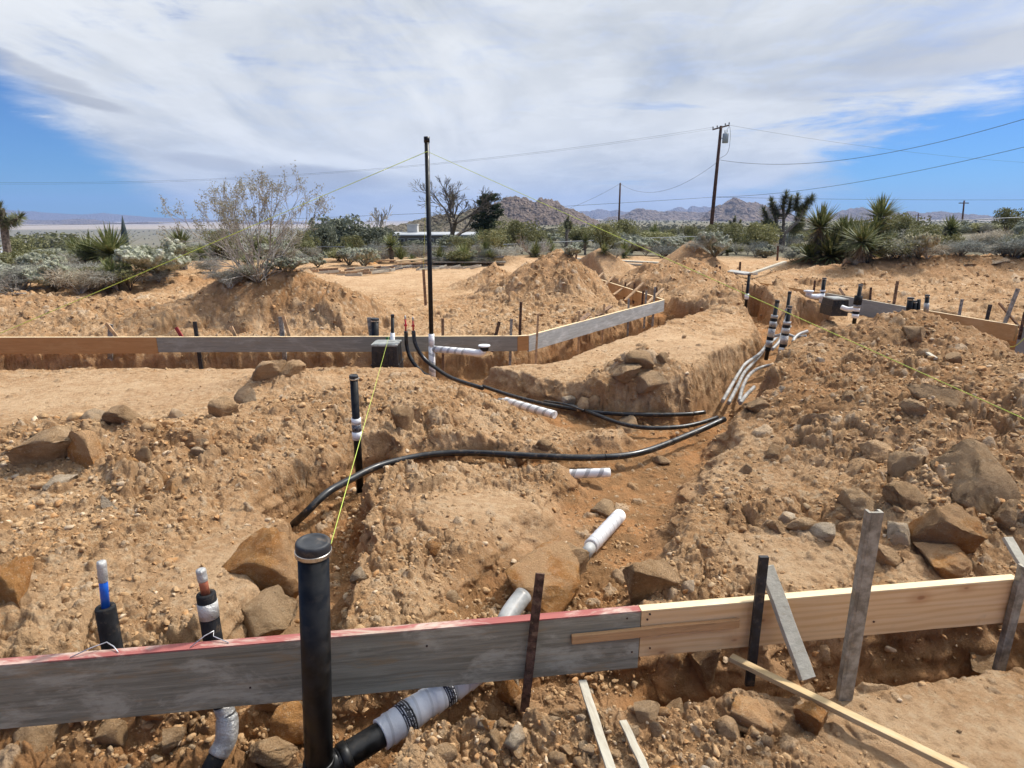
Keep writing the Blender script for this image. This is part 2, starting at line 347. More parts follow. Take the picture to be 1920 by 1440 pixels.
# ------------------------------------------------------------------ mesh + object helpers
COL = sc.collection
def tag(o, label=None, cat=None, group=None, kind=None):
    if label: o['label'] = label
    if cat: o['category'] = cat
    if group: o['group'] = group
    if kind: o['kind'] = kind
    return o
def mesh_np(name, V, Fc, mat=None, smooth=False):
    V = np.asarray(V, np.float32); Fc = np.asarray(Fc, np.int32); k = Fc.shape[1]
    me = bpy.data.meshes.new(name); me.vertices.add(len(V)); me.vertices.foreach_set('co', V.ravel())
    me.loops.add(Fc.size); me.loops.foreach_set('vertex_index', Fc.ravel())
    me.polygons.add(len(Fc)); me.polygons.foreach_set('loop_start', np.arange(0, Fc.size, k, dtype=np.int32))
    me.polygons.foreach_set('loop_total', np.full(len(Fc), k, np.int32))
    if smooth: me.polygons.foreach_set('use_smooth', np.ones(len(Fc), bool))
    me.update(calc_edges=True)
    if mat: me.materials.append(mat)
    return me
def link(name, me, parent=None, loc=None):
    o = bpy.data.objects.new(name, me); COL.objects.link(o)
    if parent: o.parent = parent
    if loc is not None: o.location = loc
    return o
def empty(name, loc=(0, 0, 0)):
    o = bpy.data.objects.new(name, None); COL.objects.link(o); o.location = loc; o.empty_display_size = .1; return o
class MB:
    def __init__(s): s.v = []; s.f = []
    def add(s, vs, fs):
        b = len(s.v); s.v += [tuple(p) for p in vs]; s.f += [tuple(b + i for i in f) for f in fs]
    def box(s, c, size, M=None):
        hx, hy, hz_ = size[0] / 2, size[1] / 2, size[2] / 2; c = Vector(c)
        vs = [Vector((a * hx, b * hy, d * hz_)) for a in (-1, 1) for b in (-1, 1) for d in (-1, 1)]
        vs = [c + ((M @ q) if M else q) for q in vs]
        s.add(vs, [(0, 1, 3, 2), (4, 6, 7, 5), (0, 4, 5, 1), (2, 3, 7, 6), (0, 2, 6, 4), (1, 5, 7, 3)])
    def bar(s, a, b, w, t, up=(0, 0, 1), seg=1, wob=0.0, rnd=None):
        """plank from a to b: w across 'up', t the other way"""
        a = Vector(a); b = Vector(b); d = (b - a).normalized(); u = Vector(up); u = (u - d * u.dot(d)).normalized(); n = d.cross(u)
        vs = []
        for i in range(seg + 1):
            p = a.lerp(b, i / seg)
            if wob and rnd: p = p + u * rnd.uniform(-wob, wob) + n * rnd.uniform(-wob, wob)
            vs += [p + u * w / 2 + n * t / 2, p - u * w / 2 + n * t / 2, p - u * w / 2 - n * t / 2, p + u * w / 2 - n * t / 2]
        fs = [(0, 3, 2, 1)]; e = 4 * seg; fs.append((e, e + 1, e + 2, e + 3))
        for i in range(seg):
            k = 4 * i
            for j in range(4): fs.append((k + j, k + (j + 1) % 4, k + 4 + (j + 1) % 4, k + 4 + j))
        s.add(vs, fs)
    def tube(s, pts, rad, n=10, cap=True):
        pts = [Vector(p) for p in pts]; m = len(pts)
        if not isinstance(rad, (list, tuple)): rad = [rad] * m
        ref = None; vs = []
        for i, p in enumerate(pts):
            d = (pts[min(i + 1, m - 1)] - pts[max(i - 1, 0)])
            d = d.normalized() if d.length > 1e-9 else Vector((0, 0, 1))
            if ref is None: ref = d.orthogonal().normalized()
            ref = (ref - d * ref.dot(d))
            ref = ref.normalized() if ref.length > 1e-6 else d.orthogonal().normalized()
            b = d.cross(ref)
            for j in range(n):
                a = 6.28318 * j / n; vs.append(p + (ref * math.cos(a) + b * math.sin(a)) * rad[i])
        fs = []
        for i in range(m - 1):
            for j in range(n):
                k = (j + 1) % n; fs.append((i * n + j, i * n + k, (i + 1) * n + k, (i + 1) * n + j))
        if cap: fs.append(tuple(reversed(range(n)))); fs.append(tuple(range((m - 1) * n, m * n)))
        s.add(vs, fs)
    def lathe(s, prof, c=(0, 0, 0), n=24, axis=None):
        """prof: (radius, height) pairs"""
        c = Vector(c); ax = Vector(axis).normalized() if axis is not None else Vector((0, 0, 1)); u = ax.orthogonal().normalized(); w = ax.cross(u)
        vs = []
        for r_, z_ in prof:
            for j in range(n):
                a = 6.28318 * j / n; vs.append(c + ax * z_ + (u * math.cos(a) + w * math.sin(a)) * max(r_, 1e-5))
        fs = []
        for i in range(len(prof) - 1):
            for j in range(n):
                k = (j + 1) % n; fs.append((i * n + j, i * n + k, (i + 1) * n + k, (i + 1) * n + j))
        if prof[0][0] > 1e-4: fs.append(tuple(reversed(range(n))))
        if prof[-1][0] > 1e-4: fs.append(tuple(range((len(prof) - 1) * n, len(prof) * n)))
        s.add(vs, fs)
    def mesh(s, name, mat, smooth=False):
        me = bpy.data.meshes.new(name); me.from_pydata(s.v, [], s.f); me.validate(); me.update()
        if mat: me.materials.append(mat)
        if smooth: me.polygons.foreach_set('use_smooth', [len(p.vertices) <= 4 for p in me.polygons])
        return me
    def build(s, name, mat, parent=None, smooth=False, bevel=0.0, origin=None):
        if origin is not None:
            og = Vector(origin); s.v = [tuple(Vector(p) - og) for p in s.v]
        o = link(name, s.mesh(name, mat, smooth), parent, origin)
        if bevel:
            b = o.modifiers.new('bevel', 'BEVEL'); b.width = bevel; b.segments = 2; b.limit_method = 'ANGLE'
        return o
def catmull(pts, n=8):
    P = [Vector(p) for p in pts]; P = [P[0] * 2 - P[1]] + P + [P[-1] * 2 - P[-2]]; out = []
    for i in range(1, len(P) - 2):
        a, b, c, d = P[i - 1:i + 3]
        for k in range(n):
            t = k / n; out.append(.5 * ((2 * b) + (c - a) * t + (2 * a - 5 * b + 4 * c - d) * t * t + (3 * b - a - 3 * c + d) * t ** 3))
    out.append(P[-2]); return out

# ------------------------------------------------------------------ materials
def mat(name, build):
    m = bpy.data.materials.new(name); m.use_nodes = True; w = NT(m.node_tree)
    p = m.node_tree.nodes['Principled BSDF']; build(w, p); return m
def bump(w, p, h, dist, strength=1.0, prev=None):
    b = w.new('ShaderNodeBump'); b.inputs['Strength'].default_value = strength; b.inputs['Distance'].default_value = dist
    w.l.new(h, b.inputs['Height'])
    if prev is not None: w.l.new(prev, b.inputs['Normal'])
    if p is not None: w.l.new(b.outputs[0], p.inputs['Normal'])
    return b.outputs[0]
def objc(w, which='Object'): return w.new('ShaderNodeTexCoord').outputs[which]
def geo(w): return w.new('ShaderNodeNewGeometry').outputs['Position']
C_PALE = (.59, .39, .22); C_TAN = (.435, .245, .112); C_BROWN = (.25, .13, .052); C_ORANGE = (.42, .185, .06)
def m_dirt(w, p):
    P = geo(w)
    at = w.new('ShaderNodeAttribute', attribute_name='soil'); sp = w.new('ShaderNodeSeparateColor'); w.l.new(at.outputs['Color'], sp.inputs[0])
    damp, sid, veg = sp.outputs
    n0 = w.noise(P, .55, 5, .6); n1 = w.noise(P, 3.0, 6, .65); n2 = w.noise(P, 19, 5, .65); n3 = w.noise(P, 110, 4, .7)
    a = w.mix(w.ramp(n1, .36, .66), C_TAN, C_PALE)
    a = w.mix(w.math('MULTIPLY', w.ramp(n0, .45, .68), .55), a, (.37, .19, .08))
    a = w.mix(w.math('MULTIPLY', w.ramp(n2, .50, .66), .55), a, (.58, .45, .29))
    a = w.mix(w.math('MULTIPLY', w.ramp(n2, .46, .32), .55), a, (.24, .145, .07))
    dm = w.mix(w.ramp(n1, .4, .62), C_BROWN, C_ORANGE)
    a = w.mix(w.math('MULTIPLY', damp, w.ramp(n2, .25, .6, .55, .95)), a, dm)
    # single stones take their own tone
    st = w.mix(w.ramp(sid, .55, .95), w.mix(w.ramp(sid, .05, .5), (.33, .185, .085), (.50, .32, .17)), (.64, .49, .33))
    a = w.mix(w.math('MULTIPLY', w.ramp(sid, .001, .02), .62), a, st)
    a = w.mix(w.math('MULTIPLY', w.ramp(n3, .60, .72), .35), a, (.70, .58, .42))
    a = w.mix(w.math('MULTIPLY', w.ramp(n3, .42, .30), .4), a, (.17, .10, .05))
    a = w.mix(w.math('MULTIPLY', at.outputs['Alpha'], w.ramp(n2, .3, .7, .15, .6)), a, (.63, .44, .265))
    v1 = w.mix(w.ramp(n1, .4, .65), (.36, .27, .18), (.25, .20, .13))
    nf = w.noise(P, .03, 6, .7); nf2 = w.noise(P, .006, 5, .6)
    v1 = w.mix(w.ramp(nf, .42, .62), v1, (.15, .15, .10)); v1 = w.mix(w.math('MULTIPLY', w.ramp(nf2, .58, .66), .6), v1, (.36, .29, .22))
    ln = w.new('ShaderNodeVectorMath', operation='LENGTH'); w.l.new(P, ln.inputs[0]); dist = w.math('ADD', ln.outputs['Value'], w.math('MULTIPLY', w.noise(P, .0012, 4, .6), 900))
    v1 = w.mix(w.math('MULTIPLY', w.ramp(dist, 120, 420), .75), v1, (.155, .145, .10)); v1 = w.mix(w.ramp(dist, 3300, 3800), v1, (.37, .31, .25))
    a = w.mix(veg, a, v1)
    w.l.new(a, p.inputs['Base Color']); p.inputs['Roughness'].default_value = .95; p.inputs['Specular IOR Level'].default_value = .15
    vz = w.voro(P, 38); cr = w.voro(w.mapping(P, (1, 1, 1)), 9, 'DISTANCE_TO_EDGE')
    b1 = bump(w, None, w.noise(P, 14, 8, .75), .055, .75)
    b2 = bump(w, None, vz, -.012, .35, b1)
    bump(w, p, w.noise(P, 85, 5, .78), .013, .9, b2)
def m_rock(c1, c2, c3):
    def f(w, p):
        O = objc(w); P = geo(w); oi = w.new('ShaderNodeObjectInfo').outputs['Random']
        n1 = w.noise(P, 6, 6, .65); n2 = w.noise(P, 32, 6, .7)
        a = w.mix(w.ramp(n1, .35, .65), c1, c2); a = w.mix(w.math('MULTIPLY', w.ramp(n2, .5, .68), .7), a, c3)
        a = w.mix(w.math('MULTIPLY', w.ramp(n2, .42, .3), .45), a, (c1[0] * .5, c1[1] * .46, c1[2] * .42)); a = w.mix(w.math('MULTIPLY', w.ramp(w.noise(P, 3.3, 5, .65), .44, .58), .6), a, C_PALE)
        n5 = w.noise(P, 150, 3, .6); a = w.mix(w.math('MULTIPLY', w.ramp(n5, .40, .33), .35), a, (c1[0] * .4, c1[1] * .38, c1[2] * .36)); a = w.mix(w.math('MULTIPLY', w.ramp(n5, .62, .68), .5), a, (.74, .64, .50))
        v = w.math('ADD', .82, w.math('MULTIPLY', oi, .36))
        hs = w.new('ShaderNodeHueSaturation'); w.l.new(a, hs.inputs['Color']); w.l.new(v, hs.inputs['Value'])
        w.l.new(hs.outputs[0], p.inputs['Base Color']); p.inputs['Roughness'].default_value = .93; p.inputs['Specular IOR Level'].default_value = .15
        s1 = w.noise(w.mapping(P, (1, 1, 2.4), (.5, .3, 0)), 9, 8, .78, .5); cr = w.ramp(w.noise(P, 7, 3, .6, 1.5), .47, .52)
        b = bump(w, None, s1, .075, .9); b = bump(w, None, w.math('ABSOLUTE', w.math('SUBTRACT', w.noise(P, 13, 4, .6, .8), .5)), .03, .7, b); b = bump(w, None, w.noise(P, 38, 8, .8), .022, .9, b); bump(w, p, w.noise(P, 120, 5, .78), .008, .9, b)
    return f
M = {}
M['dirt'] = mat('desert_soil', m_dirt)
M['rock_tan'] = mat('tan_clod', m_rock((.46, .285, .145), (.58, .39, .22), (.66, .48, .30)))
M['rock_orange'] = mat('orange_clod', m_rock((.46, .205, .065), (.55, .28, .10), (.62, .40, .20)))
M['rock_brown'] = mat('brown_clod', m_rock((.35, .21, .105), (.47, .30, .155), (.58, .40, .23)))
M['rock_pale'] = mat('pale_stone', m_rock((.52, .40, .27), (.62, .50, .36), (.70, .60, .47)))
M['rock_grey'] = mat('grey_stone', m_rock((.36, .27, .175), (.45, .35, .24), (.56, .44, .30)))

# ------------------------------------------------------------------ ground: one sheet, fine near the camera, out to the horizon
def build_ground():
    fine = np.radians(np.arange(-46, 46.001, .095)); c1 = np.radians(np.linspace(-180, -46, 70)[:-1]); c2 = np.radians(np.linspace(46, 180, 70)[1:])
    az = np.concatenate([c1, fine, c2[:-1]])
    r1 = np.concatenate([np.geomspace(1.15, 14, int(math.log(14 / 1.15) / .0028)), np.geomspace(14, 26, 130)[1:]]); r2 = np.geomspace(26, 11500, 350)[1:]
    rr = np.concatenate([[.02, .3, .6, .85, 1.0], r1, r2])
    A, Rr = np.meshgrid(az, rr); X = (Rr * np.sin(A)).ravel(); Y = (Rr * np.cos(A)).ravel()
    Z, damp, sid, veg, rub = land(X, Y, True, True)
    # rough, slightly undercut faces on the cut banks
    q = rub > .02; k = np.minimum(rub[q] * 1.6, 1)
    xq, yq, zq = X[q], Y[q], Z[q]
    o1 = fbm(xq + zq * 1.7, yq * .4 + zq * 4.1, 3.2, 3, 700, .5) * .045 + fbm(xq + yq * .6 + zq * .5, zq * 1.3, 5, 2, 702, .5, True) * .022
    o2 = fbm(xq * .4 - zq * 3.3, yq + zq * 1.9, 3.2, 3, 710, .5) * .045 + fbm(xq + yq * .4 + zq * .3, zq * 1.4, 5, 2, 712, .5, True) * .022
    X[q] = xq + o1 * k; Y[q] = yq + o2 * k
    na, nr = len(az), len(rr)
    i, j = np.meshgrid(np.arange(nr - 1), np.arange(na), indexing='ij'); j2 = (j + 1) % na
    Fc = np.stack([i * na + j, i * na + j2, (i + 1) * na + j2, (i + 1) * na + j], -1).reshape(-1, 4)[:, ::-1]
    me = mesh_np('ground', np.stack([X, Y, Z], 1), Fc, M['dirt'], True)
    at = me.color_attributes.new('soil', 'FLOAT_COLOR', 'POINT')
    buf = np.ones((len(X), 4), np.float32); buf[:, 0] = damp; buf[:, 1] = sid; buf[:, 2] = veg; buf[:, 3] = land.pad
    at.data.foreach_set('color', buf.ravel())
    o = link('ground', me); tag(o, kind='structure'); return o
build_ground()
# ------------------------------------------------------------------ more materials
def m_plain(col, rough=.5, metal=0.0, var=.12, sc_=8, spec=.5, dirt=.0, bmp=.0):
    def f(w, p):
        O = objc(w); P = geo(w); n = w.noise(P, sc_, 5, .6)
        dk = tuple(c * (1 - var * 2) for c in col); lt = tuple(min(1, c * (1 + var) + .002) for c in col)
        a = w.mix(w.ramp(n, .3, .7), dk, lt)
        if dirt:
            d = w.noise(P, 26, 6, .7); a = w.mix(w.math('MULTIPLY', w.ramp(d, .52, .66), dirt), a, (.42, .29, .17))
        w.l.new(a, p.inputs['Base Color']); p.inputs['Metallic'].default_value = metal; p.inputs['Specular IOR Level'].default_value = spec
        w.l.new(w.ramp(n, .3, .7, max(.05, rough - .1), min(1, rough + .12)), p.inputs['Roughness'])
        if bmp: bump(w, p, w.noise(P, sc_ * 4, 5, .7), bmp, .7)
    return f
def m_board(base, dark, light, streak=.6, blot=.5, stain=(.2, .14, .08), stain_amt=.3, rough=.85, axis_rot=0.0, spots=None):
    """planks: grain runs along local X of the board object (each is built at its own origin, unrotated)"""
    def f(w, p):
        P = w.mapping(geo(w), (1, 1, 1), (0, 0, -axis_rot))
        g = w.noise(w.mapping(P, (1.2, 14, 26)), 2.2, 7, .65, .6); g2 = w.noise(w.mapping(P, (.9, 6, 7)), 2.4, 5, .7, 1.2)
        b = w.noise(w.mapping(P, (2.0, 5, 5)), 1.6, 6, .7, .4)
        a = w.mix(w.math('MULTIPLY', w.ramp(g, .3, .7), streak), base, dark)
        a = w.mix(w.math('MULTIPLY', w.ramp(b, .48, .64), blot), a, light)
        a = w.mix(w.math('MULTIPLY', w.ramp(g2, .52, .68), stain_amt), a, stain)
        w.l.new(a, p.inputs['Base Color']); p.inputs['Roughness'].default_value = rough; p.inputs['Specular IOR Level'].default_value = .25
        bump(w, p, w.noise(w.mapping(P, (1.5, 30, 60)), 2.4, 6, .7), .003, .8)
    return f
def m_pine(rot):
    def f(w, p):
        P = w.mapping(geo(w), (1, 1, 1), (0, 0, -rot))
        wv = w.new('ShaderNodeTexWave'); wv.wave_type = 'BANDS'; wv.bands_direction = 'Z'
        w.l.new(w.mapping(P, (.30, 1.0, 2.0)), wv.inputs['Vector']); wv.inputs['Scale'].default_value = 5.0; wv.inputs['Distortion'].default_value = 9.0
        wv.inputs['Detail'].default_value = 2.0; wv.inputs['Detail Scale'].default_value = .7
        n = w.noise(w.mapping(P, (1, 9, 22)), 3.0, 6, .6)
        a = w.mix(w.ramp(wv.outputs['Fac'], .25, .95), (.76, .49, .25), (.68, .41, .19))
        a = w.mix(w.math('MULTIPLY', w.ramp(n, .45, .65), .4), a, (.78, .55, .33))
        k = w.new('ShaderNodeTexVoronoi'); k.voronoi_dimensions = '2D'; sx = w.new('ShaderNodeSeparateXYZ'); w.l.new(P, sx.inputs[0]); cb = w.new('ShaderNodeCombineXYZ'); w.l.new(sx.outputs[0], cb.inputs[0]); w.l.new(w.math('MULTIPLY', sx.outputs[2], 2.0), cb.inputs[1]); w.l.new(cb.outputs[0], k.inputs['Vector']); k.inputs['Scale'].default_value = 2.3
        kd = w.math('ADD', k.outputs['Distance'], w.math('MULTIPLY', w.noise(P, 4, 3, .6), .16)); kd = w.math('SUBTRACT', kd, .035)
        a = w.mix(w.math('MULTIPLY', w.ramp(kd, .26, .09), .55), a, (.50, .25, .11)); a = w.mix(w.math('MULTIPLY', w.ramp(kd, .105, .06), .75), a, (.30, .13, .055))
        gr = w.noise(P, 5, 5, .7); a = w.mix(w.math('MULTIPLY', w.ramp(gr, .55, .72), .35), a, (.40, .28, .17))
        w.l.new(a, p.inputs['Base Color']); p.inputs['Roughness'].default_value = .62; p.inputs['Specular IOR Level'].default_value = .3
        bump(w, p, n, .0015, .6)
    return f
def m_tape(c1, c2, scale, mark=None):
    """spiral foam wrap: overlapping turns; helix from local Z and angle"""
    def f(w, p):
        O = objc(w); s = w.new('ShaderNodeSeparateXYZ'); w.l.new(O, s.inputs[0])
        ang = w.math('DIVIDE', w.math('ARCTAN2', s.outputs[1], s.outputs[0]), 6.28318)
        t = w.math('FRACT', w.math('ADD', w.math('MULTIPLY', s.outputs[2], scale), ang))
        n = w.noise(O, 9, 4, .6)
        a = w.mix(w.ramp(t, .78 if mark is None else mark, .84 if mark is None else mark + .05), c1, c2)
        a = w.mix(w.math('MULTIPLY', w.ramp(n, .55, .75), .35), a, (.52, .42, .32))
        w.l.new(a, p.inputs['Base Color']); p.inputs['Roughness'].default_value = .6
        h = w.math('ADD', t, w.math('MULTIPLY', w.noise(O, 40, 3, .6), .5)); bump(w, p, h, .004, .7)
    return f
def m_print(w, p):
    """black printed band: rows of tiny illegible white lettering"""
    O = objc(w); s = w.new('ShaderNodeSeparateXYZ'); w.l.new(O, s.inputs[0])
    ang = w.math('ARCTAN2', s.outputs[1], s.outputs[0])
    cv = w.new('ShaderNodeCombineXYZ'); w.l.new(w.math('MULTIPLY', ang, 42.0), cv.inputs[0]); w.l.new(w.math('MULTIPLY', w.math('FLOOR', w.math('MULTIPLY', s.outputs[2], 95.0)), 7.3), cv.inputs[1])
    row = w.math('FRACT', w.math('MULTIPLY', s.outputs[2], 95.0)); r = w.math('MULTIPLY', w.ramp(row, .22, .28), w.ramp(row, .66, .60))
    n = w.noise(cv.outputs[0], 1.0, 1, .5); gap = w.noise(w.mapping(cv.outputs[0], (.12, .18, 1)), 1.0, 1, .5)
    f = w.math('MULTIPLY', w.math('MULTIPLY', r, w.ramp(n, .47, .50)), w.ramp(gap, .40, .43))
    a = w.mix(f, (.018, .018, .022), (.62, .63, .66)); w.l.new(a, p.inputs['Base Color']); p.inputs['Roughness'].default_value = .45
BR = math.atan2(NB1.y - NB0.y, NB1.x - NB0.x)
M['wood_grey'] = mat('form_release_grey_board', m_board((.33, .30, .225), (.16, .142, .10), (.47, .425, .325), .85, .75, (.32, .215, .11), .6, .65, BR))
M['paint_red'] = mat('red_painted_edge', m_board((.40, .13, .11), (.26, .08, .075), (.55, .42, .34), .6, 1.0, (.48, .38, .29), .9, .8, BR))
M['pine'] = mat('new_pine', m_pine(BR))
M['pine_edge'] = mat('pine_edge', m_board((.84, .66, .40), (.76, .56, .31), (.88, .73, .50), .5, .4, (.6, .42, .22), .2, .7, BR))
M['cleat'] = mat('weathered_cleat', m_board((.56, .32, .15), (.36, .19, .08), (.64, .42, .22), .6, .4, (.18, .10, .05), .4, .8, BR))
M['board_far'] = mat('far_grey_board', m_board((.32, .30, .245), (.20, .185, .15), (.43, .405, .335), .7, .5, (.26, .19, .11), .4))
M['board_pale'] = mat('pale_weathered_board', m_board((.46, .455, .43), (.27, .27, .25), (.60, .59, .56), .8, .6, (.26, .22, .17), .4, .8, R(54)))
M['board_orange'] = mat('orange_form_board', m_board((.52, .27, .105), (.40, .19, .07), (.58, .34, .15), .6, .4, (.3, .14, .05), .3))
M['board_tan'] = mat('tan_form_board', m_board((.50, .31, .14), (.38, .23, .10), (.58, .40, .22), .5, .5, (.36, .22, .10), .3, .8, R(-60)))
M['concrete_grey'] = mat('grey_coated_board', m_board((.30, .31, .30), (.22, .23, .225), (.38, .39, .38), .4, .5, (.2, .18, .15), .2, .8, R(-70)))
M['stake_grey'] = mat('weathered_stake', m_plain((.30, .285, .26), .8, 0, .3, 20, .3, .25, .004))
M['stake_steel'] = mat('galvanised_stake', m_plain((.33, .305, .25), .55, .35, .25, 25, .5, .25, .002))
M['stake_rust'] = mat('rusty_stake', m_plain((.115, .062, .042), .8, .1, .4, 30, .3, .3, .004))
M['stake_black'] = mat('black_stake', m_plain((.022, .022, .025), .55, 0, .3, 25, .4, .18, .002))
M['stake_brown'] = mat('brown_stake', m_plain((.25, .15, .09), .85, 0, .3, 18, .3, .1, .003))
M['stake_tan'] = mat('tan_lath', m_plain((.52, .34, .19), .8, 0, .2, 16, .3, .1, .003))
M['lath_pale'] = mat('pale_lath', m_board((.53, .49, .39), (.36, .325, .25), (.63, .58, .47), .6, .5, (.3, .22, .14), .4, .85, R(105)))
M['lath_yellow'] = mat('yellow_lath', m_board((.58, .42, .22), (.44, .30, .14), (.66, .52, .32), .6, .5, (.3, .2, .11), .5, .8, R(-40)))
M['stake_red'] = mat('red_stake', m_plain((.36, .03, .035), .7, 0, .2, 16))
M['abs'] = mat('black_abs_pipe', m_plain((.009, .009, .009), .42, 0, .4, 14, .3, .025))
M['rubber'] = mat('rubber_cap', m_plain((.030, .032, .036), .55, 0, .2, 20, .4, .14))
M['foam'] = mat('black_pipe_insulation', m_plain((.014, .014, .015), .8, 0, .3, 30, .3, .12, .002))
M['hose'] = mat('black_poly_pipe', m_plain((.014, .015, .016), .38, 0, .3, 10, .5, .22))
M['conduit'] = mat('dusty_grey_conduit', m_plain((.34, .34, .325), .42, .0, .25, 7, .5, .3))
M['white_pvc'] = mat('white_pvc', m_plain((.78, .79, .80), .4, 0, .1, 12, .5, .18))
M['clamp'] = mat('steel_clamp', m_plain((.55, .52, .48), .3, .9, .15, 30))
M['wire'] = mat('tie_wire', m_plain((.62, .62, .62), .35, .7, .1, 30))
M['duct'] = mat('silver_duct_tape', m_plain((.52, .51, .48), .36, .45, .2, 9, .5, .10, .02))
M['blue'] = mat('blue_pex', m_plain((.012, .13, .62), .35, 0, .12, 10))
M['copper'] = mat('copper_pipe', m_plain((.40, .13, .07), .5, .35, .25, 22))
M['red_pex'] = mat('red_pex', m_plain((.55, .02, .03), .35, 0, .12, 10))
M['green'] = mat('green_plastic', m_plain((.02, .22, .07), .5))
M['wrap'] = mat('white_foam_wrap', m_tape((.90, .89, .86), (.72, .71, .68), 16))
M['wrap_silver'] = mat('white_wrap_silver_stripe', m_tape((.86, .85, .82), (.46, .455, .44), 9, .66))
M['print'] = mat('printed_black_band', m_print)
M['box_black'] = mat('black_valve_box', m_plain((.018, .018, .02), .5, 0, .3, 10, .5, .15))
M['lid'] = mat('dusty_grey_lid', m_plain((.30, .31, .29), .6, 0, .2, 12, .5, .3))
M['string'] = mat('yellow_mason_line', m_plain((.60, .72, .12), .7, 0, .05))

# ------------------------------------------------------------------ form boards
def board(name, label, a, b, hgt, thick, face, edge=None, cat='form board', z0=0.0, side=1, seg=10, group=None, drop=0.0):
    """a, b: top front edge ends; the plank hangs below and lies behind that edge (side=+1)"""
    a = Vector(a); b = Vector(b); d = (b - a); d.z = 0; d.normalize(); n = Vector((-d.y, d.x, 0)) * side
    rnd = random.Random(name + label)
    root = empty(name, (a + b) / 2 + Vector((0, 0, -hgt / 2))); og = root.location.copy()
    tag(root, label, cat, group)
    m = MB(); e = .006 if edge else 0
    A = a + n * thick / 2 - Vector((0, 0, (hgt + e) / 2)) - og; B = b + n * thick / 2 - Vector((0, 0, (hgt + e) / 2)) - og
    m.bar(A, B, hgt - e, thick, seg=seg, wob=.0016, rnd=rnd)
    o = m.build('plank', face, root, bevel=.002)
    if edge:
        m = MB(); A = a + n * thick / 2 - Vector((0, 0, e / 2)) - og; B = b + n * thick / 2 - Vector((0, 0, e / 2)) - og
        m.bar(A, B, e, thick + .0022, seg=seg); m.build('top_edge', edge, root)
    return root
d_ = (NB1 - NB0).normalized()
jx = at_z(1202, 1145, 0); tj = (jx.x - NB0.x) / d_.x
J = NB0 + d_ * tj
b1 = board('form_board', 'long grey stained form board with red painted top edge across the foreground', NB0 - d_ * 1.2, J, .286, .038, M['wood_grey'], M['paint_red'], seg=24)
b2 = board('form_board', 'fresh yellow pine form board on the right foreground between two stakes', J + d_ * .003, NB1 - d_ * .004, .232, .038, M['pine'], M['pine_edge'], seg=14)
b3 = board('form_board', 'end of a pine form board beyond the far right stake', NB1 + Vector((.0, .012, -.055)), NB1 + d_ * 1.3 + Vector((0, 0, -.055)), .20, .038, M['pine'], M['pine_edge'])
# dark knots/nails stay in the material; nail heads at the splice
fb = [at_z(-260, 633), at_z(292, 632), at_z(978, 630), at_z(992, 629), at_z(1246, 562)]
fb2 = at_z(1094, 514)
board('form_board', 'orange brown form board at the left end of the far row', fb[0], fb[1], .235, .038, M['board_orange'], M['pine_edge'])
board('form_board', 'grey form board running behind the valve box and the tall vent pipe', fb[1] + Vector((.004, 0, 0)), fb[2] + Vector((-.06, 0, 0)), .22, .038, M['board_far'], M['pine_edge'], seg=16)
board('form_board', 'short brown board end at the corner of the far forms', fb[2] + Vector((-.056, 0, 0)), fb[3] + Vector((-.004, 0, 0)), .215, .038, M['board_orange'], M['pine_edge'], seg=2)
board('form_board', 'whitish form board slanting away from the corner towards the dirt pile', fb[3], fb[4], .236, .038, M['board_pale'], M['pine_edge'], seg=10)
board('form_board', 'tan form board running back behind the whitish one with crossed braces', fb[4] + Vector((-.02, .05, 0)), fb2, .235, .038, M['board_tan'], M['pine_edge'], side=-1, seg=8)
rb = [at_z(1360, 519), at_z(1545, 549), at_z(1714, 578), at_z(1906, 610)]
board('form_board', 'dusty tan form board in the far right excavation beside the thin capped pipe', rb[0], rb[1], .30, .038, M['board_tan'], None, side=1, seg=8)
board('form_board', 'grey coated form board behind the low valve box on the right', rb[1] + Vector((.03, -.04, .0)), rb[2], .33, .038, M['concrete_grey'], M['lath_pale'], side=1, seg=8)
board('form_board', 'tan pine form board behind the crest of the rubble bank', rb[2] + Vector((0, -.05, 0)), rb[3], .25, .038, M['board_tan'], M['pine_edge'], side=1, seg=8)
board('form_board', 'pale grey form board coming forward at the right edge of the photo', rb[3] + Vector((.03, -.03, 0)), Vector((8.05, 6.6, 0)), .50, .038, M['concrete_grey'], M['pine_edge'], side=1, seg=6)
c0 = at_y(1077, 1197, near_board_y(.25) - .012); c1_ = at_y(1335, 1174, near_board_y(.85) - .012)
def slat(name, label, cat, a, b, w_, t_, m_, up, seg=6, group=None, bev=.002, wob=.0015):
    m = MB(); m.bar(a, b, w_, t_, up, seg, wob, random.Random(label)); o = m.build(name, m_, None, bevel=bev, origin=(Vector(a) + Vector(b)) / 2)
    return tag(o, label, cat, group)
nb = Vector((-d_.y, d_.x, 0))
for i, (s_, z_) in enumerate(((-.06, -.03), (-.03, -.20), (.04, -.02), (.03, -.045), (.05, -.19), (1.05, -.10), (1.1, -.16), (-.9, -.08), (-1.6, -.2))):
    ow = b2 if s_ > 0 else b1; c = J + d_ * s_ - nb * .002 + Vector((0, 0, z_)) - ow.location; m = MB(); m.lathe([(.0045, -.003), (.0045, .001), (.001, .0022)], c=c, n=8, axis=-nb); m.build('nail_head', M['stake_rust'], ow)
cle = slat('wooden_cleat', 'thin brown wooden cleat nailed across the joint of the grey and pine boards', 'cleat', J - d_ * .30 - nb * .012 + Vector((0, 0, -.100)), J + d_ * .44 - nb * .012 + Vector((0, 0, -.092)), .040, .019, M['cleat'], (0, 0, 1))

